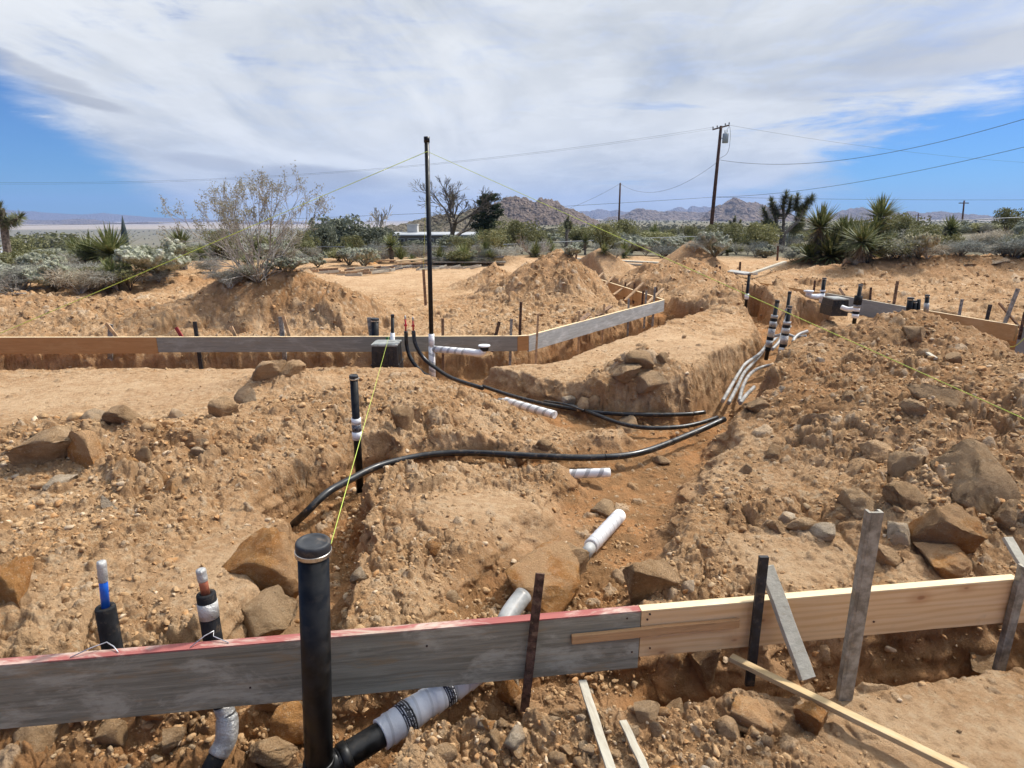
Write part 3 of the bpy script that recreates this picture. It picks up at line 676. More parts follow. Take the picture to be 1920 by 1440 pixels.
# ------------------------------------------------------------------ stakes
def stake(label, px, pyt, pxb, pyb, Y, wpx, m_, kind='stake', shape='flat', cat='stake', group=None, Yb=None, depth=.02, ext=.12, name=None, twist=0.0, face=None):
    a = at_y(px, pyt, Y); b = at_y(pxb, pyb, Yb if Yb else Y); w_ = wpx / pxm((a + b) / 2)
    dd = (b - a).normalized(); b2_ = b + dd * ext
    m = MB(); rnd = random.Random(label)
    side = Vector((math.cos(twist), math.sin(twist), 0))
    if shape == 'flat': m.bar(a, b2_, w_, depth, side, 5, .0008, rnd)
    elif shape == 'angle':      # rolled channel
        m.bar(a, b2_, w_ * .62, .012, side, 4); q = side.cross(dd).normalized()
        m.bar(a - side * w_ * .40 + q * .010, b2_ - side * w_ * .40 + q * .010, .012, .030, side, 4)
        m.bar(a + side * w_ * .40 + q * .010, b2_ + side * w_ * .40 + q * .010, .012, .030, side, 4)
    else: m.tube([a, b2_], w_ / 2, 8)
    o = m.build(name or ('stake' if kind == 'stake' else kind), m_, None, bevel=.0015 if Y < 4 else 0, origin=b)
    tag(o, label, cat, group)
    return o
ynb = lambda px: near_board_y((px - 960) / F * 2.3)
s1 = stake('rusty flat steel stake in front of the grey form board', 1013, 1075, 988, 1290, near_board_y(.1) - .03, 17, M['stake_rust'], depth=.008)
s2 = stake('short black stake leaning against the pine board beside a grey brace', 1432, 1043, 1410, 1242, near_board_y(1.0) - .03, 17, M['stake_black'], depth=.018)
s3 = stake('tall grey galvanised stake with nail holes before the pine board', 1642, 960, 1584, 1315, 2.10, 27, M['stake_steel'], shape='angle')
s4 = stake('grey stake at the far right end of the pine board', 1925, 1062, 1885, 1220, near_board_y(2.3) - .03, 15, M['stake_steel'], shape='angle')
slat('brace', 'grey painted wooden brace slanting over the pine board to the dirt', 'brace', at_y(1436, 1062, near_board_y(1.0) + .055), at_y(1514, 1272, 2.12), .062, .030, M['lath_pale'], (1, .1, 0))
slat('brace', 'pale grey brace stub behind the stake at the right edge', 'brace', at_y(1888, 1008, near_board_y(2.3) + .25), at_y(1935, 1085, near_board_y(2.4) + .06), .045, .02, M['lath_pale'], (1, 0, 0))
def lying0(label, name, cat, a, b, w_, t_, m_):
    d2 = (b - a).normalized(); return slat(name, label, cat, a, b, w_, t_, m_, d2.cross(Vector((0, 0, 1))))
def lying(label, name, cat, p0, p1, lift, w_, t_, m_, ext=0):
    a = hit(*p0); b = hit(*p1); a.z += lift; b.z += lift; d2 = (b - a).normalized(); b = b + d2 * ext
    return slat(name, label, cat, a, b, w_, t_, m_, d2.cross(Vector((0, 0, 1))))
lying0('long yellowish wooden lath lying across the dirt at the lower right', 'wooden_lath', 'lath', at_z(1370, 1233, -.25), at_z(1960, 1520, -.235), .036, .022, M['lath_yellow'])
lying0('pale grey lath lying on the rubble at the bottom centre', 'wooden_lath', 'lath', at_z(1092, 1277, -.265), at_z(1170, 1520, -.235), .034, .013, M['lath_pale'])
lying0('short pale grey lath beside the longer pale lath at the bottom centre', 'wooden_lath', 'lath', at_z(1168, 1352, -.27), at_z(1240, 1510, -.24), .030, .013, M['lath_pale'])

YB = 8.45
def fst(label, a, b, w_, m_, Y=None, group=None, cat='stake', **k):
    Y = Y if Y else (8.62 if a[0] > 0 else 8.6); return stake(label, a[0], a[1], b[0], b[1], Y, w_, m_, cat=cat, group=group, depth=.02, **k)
fst('grey stake standing behind the orange form board', (207, 608), (207, 668), 9, M['stake_grey'])
fst('tan wooden brace slanting over the orange form board', (199, 606), (226, 640), 6, M['stake_tan'], 8.55, name='brace', cat='brace')
fst('dark red stake tip slanting behind the grey far board', (330, 614), (346, 640), 6, M['stake_red'], 8.6)
fst('black stake crossing behind the grey board on the left', (365, 603), (376, 682), 7, M['stake_black'], 8.56)
fst('pale pointed lath tip behind the grey board left of centre', (433, 612), (446, 640), 6, M['stake_tan'], 8.62)
fst('dark stake beside a tan brace behind the grey board', (526, 594), (533, 662), 8, M['stake_grey'], 8.66)
fst('tan brace leaning beside the dark stake behind the grey board', (531, 592), (545, 640), 6, M['stake_tan'], 8.6, name='brace', cat='brace')
fst('grey stake left of the capped black pipe behind the far board', (692, 595), (699, 650), 8, M['stake_grey'], 8.7)
fst('tall slim stake holding a string behind the vent pipe', (794, 505), (799, 586), 5, M['stake_brown'], 12.2)
fst('brown stake just right of the tall vent pipe', (830, 597), (831, 704), 5, M['stake_brown'], 8.6)
fst('rusty stake leaning left behind the far board right of the vent pipe', (936, 603), (926, 645), 6, M['stake_rust'], 8.65)
fst('long grey stake passing behind the far board down into the footing trench', (959, 598), (955, 716), 5, M['stake_grey'], 8.62)
fst('tall rusty stake behind the far board near its corner', (977, 566), (974, 640), 5, M['stake_rust'], 8.9)
fst('slim pale stake at the corner of the far forms', (1009, 588), (1004, 692), 4, M['stake_tan'], 8.62)
def along(t): p = fb[3].lerp(fb[4], t); return p
for i, (px, pt, pxb, pb, lab) in enumerate([(1086, 583, 1084, 664, 'first pale stake across the whitish slanting board from its near end'), (1133, 570, 1129, 632, 'second pale stake across the whitish slanting board'), (1179, 560, 1177, 618, 'third pale stake across the whitish slanting board'),
                                       (1212, 545, 1208, 604, 'fourth pale stake across the whitish slanting board'), (1228, 538, 1224, 601, 'last pale stake across the whitish slanting board near its far end')]):
    t = (px - 992) / (1246 - 992); Yp = 1 / ((1 - t) / fb[3].y + t / fb[4].y)
    stake(lab, px, pt, pxb, pb, Yp + .12, 3.6, M['stake_tan' if i < 2 else 'stake_grey'], cat='stake', group='stakes along the slanting board')
for i, (a, b, lab) in enumerate([((1131, 511), (1113, 529), 'farthest slanting brace inside the inner form'), ((1151, 517), (1127, 541), 'second slanting brace from the back of the inner form'), ((1184, 529), (1147, 555), 'middle slanting brace of the inner form'),
                                 ((1206, 530), (1172, 563), 'long slanting brace of the inner form in front of the middle one'), ((1244, 541), (1213, 569), 'nearest slanting brace of the inner form'),
                                 ((1146, 574), (1119, 592), 'brown slanting brace behind the whitish board'), ((1105, 588), (1085, 604), 'short dark slanting brace behind the whitish board near the corner')]):
    Yp = (17.2, 16.2, 15.2, 14.3, 13.2, 11.3, 10.2)[i]; A_ = at_y(a[0], a[1], Yp); B_ = at_y(b[0], b[1], Yp - .4)
    slat('brace', lab, 'brace', A_, B_, .07, .025, M['stake_tan' if i < 5 else 'stake_brown'], (0, 1, .3), 1, 'braces of the inner form', 0)
for i, (px, pt, pb, Yp, lab) in enumerate([(1144, 519, 548, 16.3, 'rusty stake at the far braces of the inner form'), (1172, 529, 558, 15.0, 'rusty stake beside the middle brace of the inner form'), (1189, 531, 560, 14.3, 'rusty stake right of the middle brace of the inner form'),
        (1205, 545, 571, 13.4, 'short rusty stake near the corner of the inner form'), (1230, 539, 562, 13.3, 'rusty stake at the near brace of the inner form'), (1080, 474, 494, 21, 'dark stake before the distant long plank'), (1307, 497, 516, 18, 'rusty stake left of the pair by the far slab form'),
        (1343, 497, 522, 17.5, 'left one of a pair of rusty stakes by the far slab form'), (1349, 499, 524, 17.3, 'right one of a pair of rusty stakes by the far slab form'), (1387, 491, 521, 18.5, 'slender rusty stake by the far slab form'), (1458, 461, 492, 24, 'lone brown stake at the edge of the cleared ground left of the yuccas'),
        (1527, 526, 545, 15, 'short rusty stake behind the dusty tan board'), (1632, 539, 566, 12.7, 'short rusty stake behind the grey coated board')]):
    stake(lab, px + 1, pt, px - 1, pb, Yp, 3.6, M['stake_rust'], depth=.02, group='rusty stakes in the far excavation')
for i, (a, b, Yp, w_, m_, lab) in enumerate([((1683, 527), (1674, 580), 12.0, 5, 'stake_brown', 'tall brown stake left of the row of pipe stubs on the right'), ((1804, 561), (1799, 588), 10.8, 5, 'stake_grey', 'grey stake behind the tan board on the right'),
        ((1857, 571), (1850, 600), 10.1, 6, 'stake_black', 'black stake behind the tan board near the right corner'), ((1909, 541), (1884, 606), 9.7, 7, 'stake_grey', 'leaning tall grey stake at the right corner of the forms'), ((1922, 585), (1914, 622), 9.3, 5, 'stake_rust', 'rusty stake at the right edge of the photo')]):
    stake(lab, a[0], a[1], b[0], b[1], Yp, w_, M[m_])
slat('brace', 'thin dark brace slanting down to the right corner of the forms', 'brace', at_y(1873, 568, 9.9), at_y(1916, 618, 9.5), .04, .02, M['stake_brown'], (0, 1, 0), 1, None, 0)
slat('brace', 'short brown brace leaning by the grey coated board', 'brace', at_y(1574, 541, 13.6), at_y(1583, 554, 13.2), .05, .02, M['stake_brown'], (0, 1, 0), 1, None, 0)

# ------------------------------------------------------------------ pipes
def pipe_obj(name, pts, r, m_, parent=None, n=16, org=None, smooth_n=6):
    P = catmull(pts, smooth_n) if len(pts) > 2 else [Vector(p) for p in pts]
    m = MB(); m.tube(P, r, n); return m.build(name, m_, parent, True, origin=org)
def seg_z(name, a, b, r0, r1, m_, parent, n=24, over=None):
    """straight piece whose own Z axis runs from a to b (for wraps)"""
    a = Vector(a); b = Vector(b); L = (b - a).length; m = MB()
    prof = over if over else [(r0, 0), (r1, L)]
    m.lathe(prof, n=n); o = m.build(name, m_, parent, True)
    o.location = a; o.rotation_mode = 'QUATERNION'; o.rotation_quaternion = (b - a).to_track_quat('Z', 'Y'); return o
def rim_cap(parent, top, axis, r, hgt=.035, clamp=True):
    ax = Vector(axis).normalized(); q = ax.to_track_quat('Z', 'Y')
    m = MB(); m.lathe([(r * 1.00, -hgt), (r * 1.12, -hgt), (r * 1.13, -hgt * .15), (r * 1.10, 0), (r * 1.02, .004), (r * .86, .003), (r * .80, -.001), (r * .5, .002), (r * .01, .006)], n=32)
    o = m.build('rubber_cap', M['rubber'], parent, True); o.location = top; o.rotation_mode = 'QUATERNION'; o.rotation_quaternion = q
    if clamp:
        m = MB(); m.lathe([(r * 1.135, -hgt * .92), (r * 1.17, -hgt * .90), (r * 1.17, -hgt * .62), (r * 1.135, -hgt * .60)], n=32)
        m.box((r * 1.22, 0, -hgt * .76), (.010, .020, .012)); m.tube([(r * 1.24, -.018, -hgt * .76), (r * 1.24, .018, -hgt * .76)], .0035, 8)
        c = m.build('hose_clamp', M['clamp'], o)
    return o
# 1 the big black riser in front of the near form
BT = at_y(587, 1016, 1.85); BBm = at_y(598, 1425, 1.86); ax = (BT - BBm).normalized(); r = .0515
root = empty('capped_drain_pipe', BBm - ax * .30); tag(root, 'thick black capped drain pipe standing in front of the grey foreground board', 'pipe')
def loc(p): return Vector(p) - root.location
m = MB(); m.tube([loc(BBm - ax * .28), loc(BT - ax * .004)], r, 40); m.build('riser', M['abs'], root, True)
rim_cap(root, loc(BT), ax, r, .048)
m = MB(); q0 = loc(BBm)
m.lathe([(r * 1.02, -.30), (r * 1.16, -.285), (r * 1.16, -.02), (r * 1.12, .0), (r * 1.02, .003)], c=q0, n=32, axis=ax); m.build('coupling', M['abs'], root, True)
e0 = at_y(632, 1428, 1.90); e1 = at_y(722, 1372, 2.02); e2 = at_y(868, 1272, 2.27); e3 = at_y(955, 1152, 2.60)
el = [BBm - ax * .13, e0 * .7 + (BBm - ax * .06) * .3, e0, e0.lerp(e1, .45), e1, e1.lerp(e2, .06)]
P = catmull([loc(p) for p in el], 8); m = MB(); m.tube(P, .050, 28); m.build('branch_elbow', M['abs'], root, True)
m = MB(); dE = (e1 - e0).normalized(); m.lathe([(.051, 0), (.058, .003), (.058, .035), (.051, .038)], c=loc(e0 + dE * .012), n=28, axis=dE); m.build('branch_collar', M['abs'], root, True)
# 2 the wrapped branch it feeds: separate wrapped pipe continuing below the board
wr = empty('wrapped_drain_pipe', e1); tag(wr, 'black drain pipe thickly wrapped in white foam with printed bands running under the grey board', 'pipe')
W0 = e1 - (e2 - e1).normalized() * .02; W1 = e2 + (e2 - e1).normalized() * .12; dW = (W1 - W0).normalized(); LW = (W1 - W0).length
prof = []; rn = random.Random(3); nW = 15
for i in range(nW):
    z0 = LW * i / nW; z1 = LW * (i + 1) / nW; rr_ = .060 + rn.uniform(-.002, .003); prof += [(rr_ + .0035, z0 + .0006), (rr_, z1)]
prof = [(.052, 0)] + prof + [(.052, LW + .001)]
o = seg_z('foam_wrap', W0 - e1, W1 - e1, 0, 0, M['wrap'], wr, 36, prof)
for tt, ww in ((.17, .046), (.55, .042)):
    c = W0.lerp(W1, tt) - e1; o2 = seg_z('printed_band', c, c + dW * ww, .0660, .0662, M['print'], wr, 36)
m = MB(); m.tube(catmull([W1 - dW * .05 - e1, W1.lerp(e3, .5) - e1, e3 - e1, e3 + (e3 - e2) * .35 - e1], 6), .046, 20); m.build('tail_pipe', M['conduit'], wr, True)
# 3 blue line in black insulation
def stub(label, top, bot, Yt, Yb, r_ins, inner, r_in, tip, tipcol, mid=None, tapes=()):
    A_ = at_y(top[0], top[1], Yt); B_ = at_y(bot[0], bot[1], Yb); ax_ = (A_ - B_).normalized()
    rt = empty('insulated_riser', B_); tag(rt, label, 'pipe')
    L = (A_ - B_).length
    m = MB(); m.lathe([(r_ins, 0), (r_ins * 1.01, L * .5), (r_ins, L - .006), (r_ins * .93, L), (r_in * 1.25, L - .001), (r_in * 1.2, L - .02)], c=(0, 0, 0), n=28, axis=ax_); m.build('insulation', M['foam'], rt, True)
    I0 = ax_ * (L - .03); T = at_y(tip[0], tip[1], Yt) - B_; I1 = I0.lerp(T, .62)
    m = MB(); m.tube([I0, I0.lerp(T, .9)], r_in, 20); m.build('inner_pipe', inner, rt, True)
    d3 = (T - I0).normalized(); LL = (T - I1).length
    m = MB(); m.lathe([(r_in * 1.08, 0), (r_in * 1.13, .003), (r_in * 1.16, LL * .35), (r_in * 1.10, LL * .55), (r_in * 1.16, LL * .8), (r_in * 1.05, LL * .97), (r_in * .5, LL)], c=I1, n=18, axis=d3); m.build('tape_tip', M['duct'], rt, True)
    for f0, f1 in tapes:
        m = MB(); m.lathe([(r_ins * 1.0, 0), (r_ins * 1.045, .001), (r_ins * 1.05, (f1 - f0) * L), (r_ins, (f1 - f0) * L + .001)], c=ax_ * f0 * L, n=28, axis=ax_); m.build('tape_band', M['duct'], rt, True)
    return rt, B_
yl = near_board_y(-1.45) + .10
stub('blue water line with silver taped tip inside black insulation behind the grey board', (197, 1137), (224, 1290), yl, yl - .02, .036, M['blue'], .0150, (190, 1052), None)
rt, Bq = stub('copper line with silver taped tip inside taped black insulation behind the grey board', (386, 1112), (419, 1330), near_board_y(-1.1) + .09, near_board_y(-1.05) + .045, .036, M['copper'], .0165, (376, 1067), None, tapes=((.80, .93),))
q1 = at_y(426, 1345, near_board_y(-1.05) + .03) - Bq; q2 = at_y(424, 1385, near_board_y(-1.05) + .0) - Bq; q3 = at_y(398, 1436, near_board_y(-1.05) - .06) - Bq
m = MB(); m.tube(catmull([Vector((0, 0, .02)), q1 * .8, q1, q2, q3 * .6 + q2 * .4], 5), [.0375] * 5 + [.040] * 6 + [.043] * 5 + [.041] * 5, 24); m.build('taped_elbow', M['duct'], rt, True)
m = MB(); m.tube([q3 * .6 + q2 * .4, q3, q3 + (q3 - q2) * .4], .036, 20); m.build('lower_insulation', M['foam'], rt, True)
# tie wires bent over the top edge
def polyw(label, pts, r_, m_, name, cat):
    m = MB(); m.tube([Vector(p) for p in pts], r_, 6); o = m.build(name, m_, None, True, origin=pts[0]); return tag(o, label, cat)
def bt(px, py, up=0.0, back=.02):
    x0 = at_z(px, py, 0); y_ = near_board_y(x0.x) + back; p = at_y(px, py, y_); return p
def onb(px, dz=.004, back=.02):
    x0 = at_z(px, 1240 - px * .088, 0); return Vector((x0.x, near_board_y(x0.x) + back, dz))
polyw('bent tie wire on the grey board in front of the blue water line', [onb(138, .003, .006), bt(170, 1215, 0, .03), bt(200, 1204, 0, .055), bt(213, 1212, 0, .04), onb(226, .003, .012)], .0022, M['wire'], 'tie_wire', 'wire')
polyw('bent tie wire on the grey board in front of the copper line', [onb(362, .003, .006), bt(384, 1192, 0, .04), bt(401, 1183, 0, .055), bt(400, 1193, 0, .045), onb(432, .003, .014)], .0022, M['wire'], 'tie_wire', 'wire')

# 4 capped riser in the middle of the near trench
def banded_riser(label, top, bot, Yt, Yb, r_, bands, cap=True, base_mat='abs', name='capped_pipe', ext=.25, n=20, group=None):
    A_ = at_y(top[0], top[1], Yt); B_ = at_y(bot[0], bot[1], Yb); ax_ = (A_ - B_).normalized(); L = (A_ - B_).length
    rt = empty(name, B_); tag(rt, label, 'pipe', group)
    m = MB(); m.tube([-ax_ * ext, ax_ * (L - .003)], r_, n); m.build('riser', M[base_mat], rt, True)
    if cap: rim_cap(rt, ax_ * L, ax_, r_, .035 if r_ < .045 else .045, r_ > .03)
    for f0, f1, mm, k in bands:
        nm = {'print': 'printed_band', 'duct': 'tape_band', 'clamp': 'hose_clamp'}.get(mm, 'foam_wrap' if 'wrap' in mm or 'pvc' in mm else 'insulation')
        seg_z(nm, ax_ * f0 * L, ax_ * f1 * L, r_ * k, r_ * k, M[mm], rt, n)
    return rt, B_, ax_, L
banded_riser('slim black capped pipe with a white and printed band left of centre', (663, 704), (673, 880), 4.60, 4.64, .0305, [(.335, .42, 'wrap', 1.25), (.42, .50, 'print', 1.22), (.50, .56, 'wrap', 1.25)])
# 5 tall vent
rt, B_, ax_, L = banded_riser('very tall black vent pipe rising above the horizon with a white wrapped foot', (800, 256), (811, 720), 8.1, 8.1, .030, [(-.02, .165, 'wrap_silver', 1.45), (.165, .22, 'wrap', 1.3)], cap=False, name='vent_pipe')
m = MB(); m.tube([ax_ * (L - .07), ax_ * (L - .002)], .0365, 20); m.build('top_coupling', M['abs'], rt, True)
a0 = at_y(812, 654, 8.1) - B_; a1 = at_y(880, 660, 7.85) - B_; 
o = seg_z('foam_wrap', a0, a1, .044, .044, M['wrap_silver'], rt, 24)
m = MB(); m.tube(catmull([a1 - (a1 - a0) * .1, a1, at_y(900, 662, 7.8) - B_, at_y(907, 655, 7.8) - B_], 6), .046, 20); m.build('closet_elbow', M['wrap'], rt, True)
f0 = at_y(908, 655, 7.8) - B_
m = MB(); m.lathe([(.050, -.02), (.058, .0), (.062, .03), (.058, .034)], c=f0, n=28); fl_ = m.build('flange_collar', M['abs'], rt, True)
m = MB(); m.lathe([(.060, .034), (.078, .040), (.078, .056), (.058, .057), (.050, .05), (.001, .048)], c=f0, n=28); m.build('closet_flange', M['white_pvc'], rt, True)
# 6 two hot lines with red tips, then hoses that run down the trench
def hose(label, pts, r_, m_='hose', tip=None, name='hose', cat='hose', marks=(), n=14):
    P = [Vector(p) for p in pts]; rt = empty(name, P[0]) if (tip or marks) else None
    C = catmull(P, 8)
    if rt is None:
        m = MB(); m.tube(C, r_, n); o = m.build(name, M[m_], None, True, origin=P[0]); return tag(o, label, cat)
    tag(rt, label, cat); m = MB(); m.tube([c - P[0] for c in C], r_, n); m.build('hose_sleeve', M[m_], rt, True)
    for k in marks:
        i = int(k * (len(C) - 2)); d4 = (C[i + 1] - C[i]).normalized(); m = MB(); m.lathe([(r_ * 1.0, 0), (r_ * 1.08, .001), (r_ * 1.08, .012), (r_, .013)], c=C[i] - P[0], n=n, axis=d4); m.build('joint_ring', M['abs'], rt, True)
    if tip:
        m = MB(); m.tube([Vector((0, 0, -.02)), Vector(tip) * .85], .011, 12); tp = m.build('red_pipe', M['red_pex'], rt, True)
        m = MB(); m.lathe([(.013, 0), (.013, .03), (.004, .05)], c=Vector(tip) * .85, n=12, axis=tip); m.build('tape_tip', M['duct'], tp, True)
        m = MB(); m.box(Vector(tip) * .42, (.04, .02, .025)); m.build('red_tag', M['red_pex'], tp)
    return rt
def ap(px, py, Y): return at_y(px, py, Y)
def gz(px, py, lift=.03):
    p = hit(px, py); p.z += lift; return p
hose('left black hose with red tipped line bending down beside the vent pipe', [ap(761, 621, 8.05), ap(763, 650, 8.05), ap(772, 675, 8.0), ap(790, 697, 7.9), ap(806, 706, 7.7), ap(835, 722, 7.5)], .026, tip=(0, 0, .19))
hose('right black hose with red tipped line sweeping right past the vent pipe', [ap(775, 620, 8.0), ap(779, 645, 7.98), ap(795, 672, 7.95), ap(820, 692, 7.8), ap(850, 710, 7.4), ap(905, 728, 7.0)], .026, tip=(0, 0, .16))
def floor_path(pix, z): return [at_z(a, b, z) for a, b in pix]
hose('long black hose curving through the near trench past the slim capped pipe', floor_path([(520, 1010), (540, 992)], -.62) + floor_path([(573, 962)], -.45) + floor_path([(612, 925), (655, 900), (715, 872), (800, 853), (880, 849)], -.36) + floor_path([(1000, 855), (1110, 858), (1200, 849), (1290, 816)], -.345) + floor_path([(1358, 786)], -.30), .028, marks=(.78, .90), n=20)
hose('black hose from behind the big stone to the conduit trench mouth', floor_path([(905, 724), (960, 742), (1020, 757), (1085, 768)], -.38) + floor_path([(1130, 774), (1200, 777), (1280, 777), (1322, 773)], -.335), .022, marks=(.93,))
hose('middle black hose sweeping under the tan stone in the trench', floor_path([(1060, 756), (1120, 778), (1160, 793), (1210, 802), (1270, 801), (1310, 794), (1345, 783)], -.36), .022)
hose('thin black tube lying behind the stones in the centre trench', floor_path([(1020, 752), (1060, 758), (1095, 770)], -.33), .012)
# 7 wrapped lengths lying in the low ground
def wrapped(label, a, b, r_, z_, m_='wrap_silver', end='duct'):
    A_ = at_z(*a, z_); B_ = at_z(*b, z_); rt = empty('wrapped_pipe', A_); tag(rt, label, 'pipe'); D = B_ - A_
    L = D.length; prof = [(r_ * .9, 0)]; nn = 7
    for i in range(nn): prof += [(r_ * 1.05, L * i / nn + .002), (r_ * .99, L * (i + 1) / nn)]
    prof += [(r_ * .9, L + .002)]
    seg_z('foam_wrap', Vector((0, 0, 0)), D, r_, r_, M[m_], rt, 22, prof)
    d5 = D.normalized(); m = MB(); m.tube([-d5 * .10 - Vector((0, 0, .02)), d5 * .02], r_ * .82, 18); m.build('bare_end', M[end], rt, True)
    
wrapped('white wrapped pipe lying diagonally in the middle trench', (948, 752), (1040, 778), .043, -.36)
wrapped('white wrapped pipe with grey stripes lying level in the low ground', (1036, 890), (1143, 886), .036, -.34)
wrapped('short thick white wrapped pipe slanting up from the low ground', (1108, 1024), (1162, 966), .046, -.40, 'wrap', 'conduit')
wrapped('white wrapped pipe leaving the valve box towards the trench', (745, 692), (786, 700), .032, -.42)
# 8 valve box
def valve_box(label, px0, px1, pyt, pyb, Y, depth=.36):
    A_ = at_y(px0, pyb, Y); B_ = at_y(px1, pyb, Y); T_ = at_y(px0, pyt, Y); w_ = (B_.x - A_.x); h_ = T_.z - A_.z; c = (A_ + B_) / 2
    rt = empty('valve_box', c); tag(rt, label, 'valve box')
    m = MB(); W2 = w_ / 2; D2 = depth
    v = []
    for z_, k in ((-.15, 1.0), (0, 1.0), (h_ * .22, .985), (h_ * .22, 1.03), (h_ * .27, 1.03), (h_ * .27, .965), (h_ * .72, .94), (h_ * .72, .93), (h_ * .92, .91)):
        v += [(-W2 * k, (1 - k) * .1, z_), (W2 * k, (1 - k) * .1, z_), (W2 * k, D2 * k, z_), (-W2 * k, D2 * k, z_)]
    f = [(3, 2, 1, 0), tuple(len(v) - 4 + i for i in range(4))]
    for i in range(len(v) // 4 - 1):
        for j in range(4): f.append((4 * i + j, 4 * i + (j + 1) % 4, 4 * i + 4 + (j + 1) % 4, 4 * i + 4 + j))
    m.add(v, f)
    for s in (-.6, -.2, .2, .6): m.box((W2 * s, -.006, h_ * .5), (.012, .012, h_ * .42))
    m.build('box_body', M['box_black'], rt, bevel=.003)
    m = MB(); m.box((0, D2 * .46, h_ * .96), (w_ * .96, D2 * .98, .022)); m.box((0, D2 * .46, h_ * .96 + .014), (w_ * .8, D2 * .8, .008)); m.build('lid', M['lid'], rt, bevel=.003)
    return rt
valve_box('black plastic valve box with grey lid beside the two red tipped hoses', 697, 748, 646, 698, 7.75)
o = None
banded_riser('thick black capped pipe behind the far board left of the valve box', (703, 597), (704, 650), 8.66, 8.66, .052, [], ext=.4)
banded_riser('slim black capped pipe with white wrapped foot behind the valve box', (736, 590), (736, 655), 8.2, 8.2, .022, [(-.2, .48, 'wrap', 1.4)], ext=.4)
m = MB(); m.box((0, 0, 0), (.045, .006, .12)); m.box((0, 0, -.09), (.012, .006, .10)); o = m.build('marker_tag', M['green'], None, origin=None); o.location = at_y(727, 641, 8.3); tag(o, 'green plastic tag between the valve box and the far board', 'tag')
# 9 conduits of the right-hand trench
cz = -.42
hose('grey conduit closest to the left wall of the right trench', floor_path([(1355, 752), (1372, 722), (1385, 700)], cz) + floor_path([(1398, 682), (1425, 662), (1440, 641), (1450, 620), (1462, 598)], -.36) + [ap(1475, 580, 9.6)],   .022, 'conduit', name='conduit', cat='conduit')
hose('second grey conduit running side by side in the right trench', floor_path([(1366, 756), (1384, 722), (1396, 698), (1420, 672), (1438, 650)], cz) + floor_path([(1462, 628), (1482, 612)], -.38),   .022, 'conduit', name='conduit', cat='conduit')
hose('third grey conduit turning right to the taped pipe', floor_path([(1386, 752), (1394, 722), (1408, 700), (1430, 688)], cz) + floor_path([(1468, 680)], -.34),   .022, 'conduit', name='conduit', cat='conduit')
hose('short grey conduit end at the foot of the rubble bank', floor_path([(1388, 756), (1400, 740), (1414, 726)], -.38),   .022, 'conduit', name='conduit', cat='conduit')
hose('white conduit arching out of the dirt right of the taped pipes', [ap(1487, 641, 8.9), ap(1490, 634, 9.0), ap(1500, 626, 9.1), ap(1514, 621, 9.15)], .024, 'conduit', name='conduit', cat='conduit')
hose('low white conduit crossing behind the taped pipes', [ap(1452, 630, 9.3), ap(1475, 627, 9.2), ap(1492, 632, 9.1), ap(1512, 630, 9.0)], .022, 'conduit', name='conduit', cat='conduit')
hose('white conduit bending up between the two taped pipes', [ap(1448, 655, 8.6), ap(1462, 638, 8.9), ap(1470, 610, 9.3), ap(1476, 592, 9.5)],   .022, 'conduit', name='conduit', cat='conduit')
def checker(L): # alternating tape patches
    return [(.02, .10, 'foam', 1.35), (.10, .235, 'duct', 1.7), (.235, .30, 'foam', 1.66), (.30, .46, 'duct', 1.68), (.46, .50, 'foam', 1.66), (.50, .60, 'duct', 1.7), (.60, .66, 'foam', 1.66), (.66, .72, 'duct', 1.7)]
banded_riser('left taped black pipe standing in the right trench', (1458, 563), (1439, 660), 8.9, 8.9, .029, checker(0), ext=.12)
banded_riser('right taped black pipe standing nearest in the right trench', (1481, 574), (1464, 674), 8.5, 8.5, .031, checker(0), ext=.12)
banded_riser('tall slim black pipe behind the two taped pipes', (1481, 547), (1472, 610), 10.0, 10.0, .026, [(.38, .46, 'wrap', 1.5)], ext=.3)
banded_riser('slim black capped pipe with white foot alone in the far right trench', (1405, 514), (1399, 566), 12.2, 12.2, .028, [(.10, .30, 'wrap', 1.45)], ext=.2)
rt, B_, ax_, L = banded_riser('black capped pipe with a white side arm and closet flange far right', (1546, 521), (1540, 566), 13.3, 13.3, .040, [(-.1, .36, 'white_pvc', 1.3), (.42, .50, 'white_pvc', 1.35)], ext=.3)
a0 = at_y(1542, 555, 13.3) - B_; a1 = at_y(1524, 556, 13.1) - B_; a2 = at_y(1516, 553, 13.0) - B_; a3 = at_y(1516, 549, 13.0) - B_
m = MB(); m.tube(catmull([a0, a1, a2, a3], 6), .055, 18); m.build('closet_elbow', M['white_pvc'], rt, True)
m = MB(); m.lathe([(.06, 0), (.10, .02), (.10, .05), (.001, .052)], c=a3, n=24); m.build('closet_flange', M['white_pvc'], rt, True)
valve_box('low black valve box with grey lid in front of the grey coated board', 1560, 1591, 561, 578, 11.6, .45)
hose('short white pipe leaving the low valve box to the taped pipe', [ap(1578, 576, 11.5), ap(1590, 580, 11.4), ap(1603, 579, 11.3)], .045, 'wrap', name='wrapped_pipe', cat='pipe')
banded_riser('leaning black and white taped pipe right of the low valve box', (1614, 533), (1603, 596), 11.0, 11.0, .034, [(.0, .12, 'wrap', 1.7), (.12, .20, 'foam', 1.7), (.20, .30, 'wrap', 1.65), (.30, .40, 'duct', 1.7), (.40, .66, 'foam', 2.0)], ext=.15)
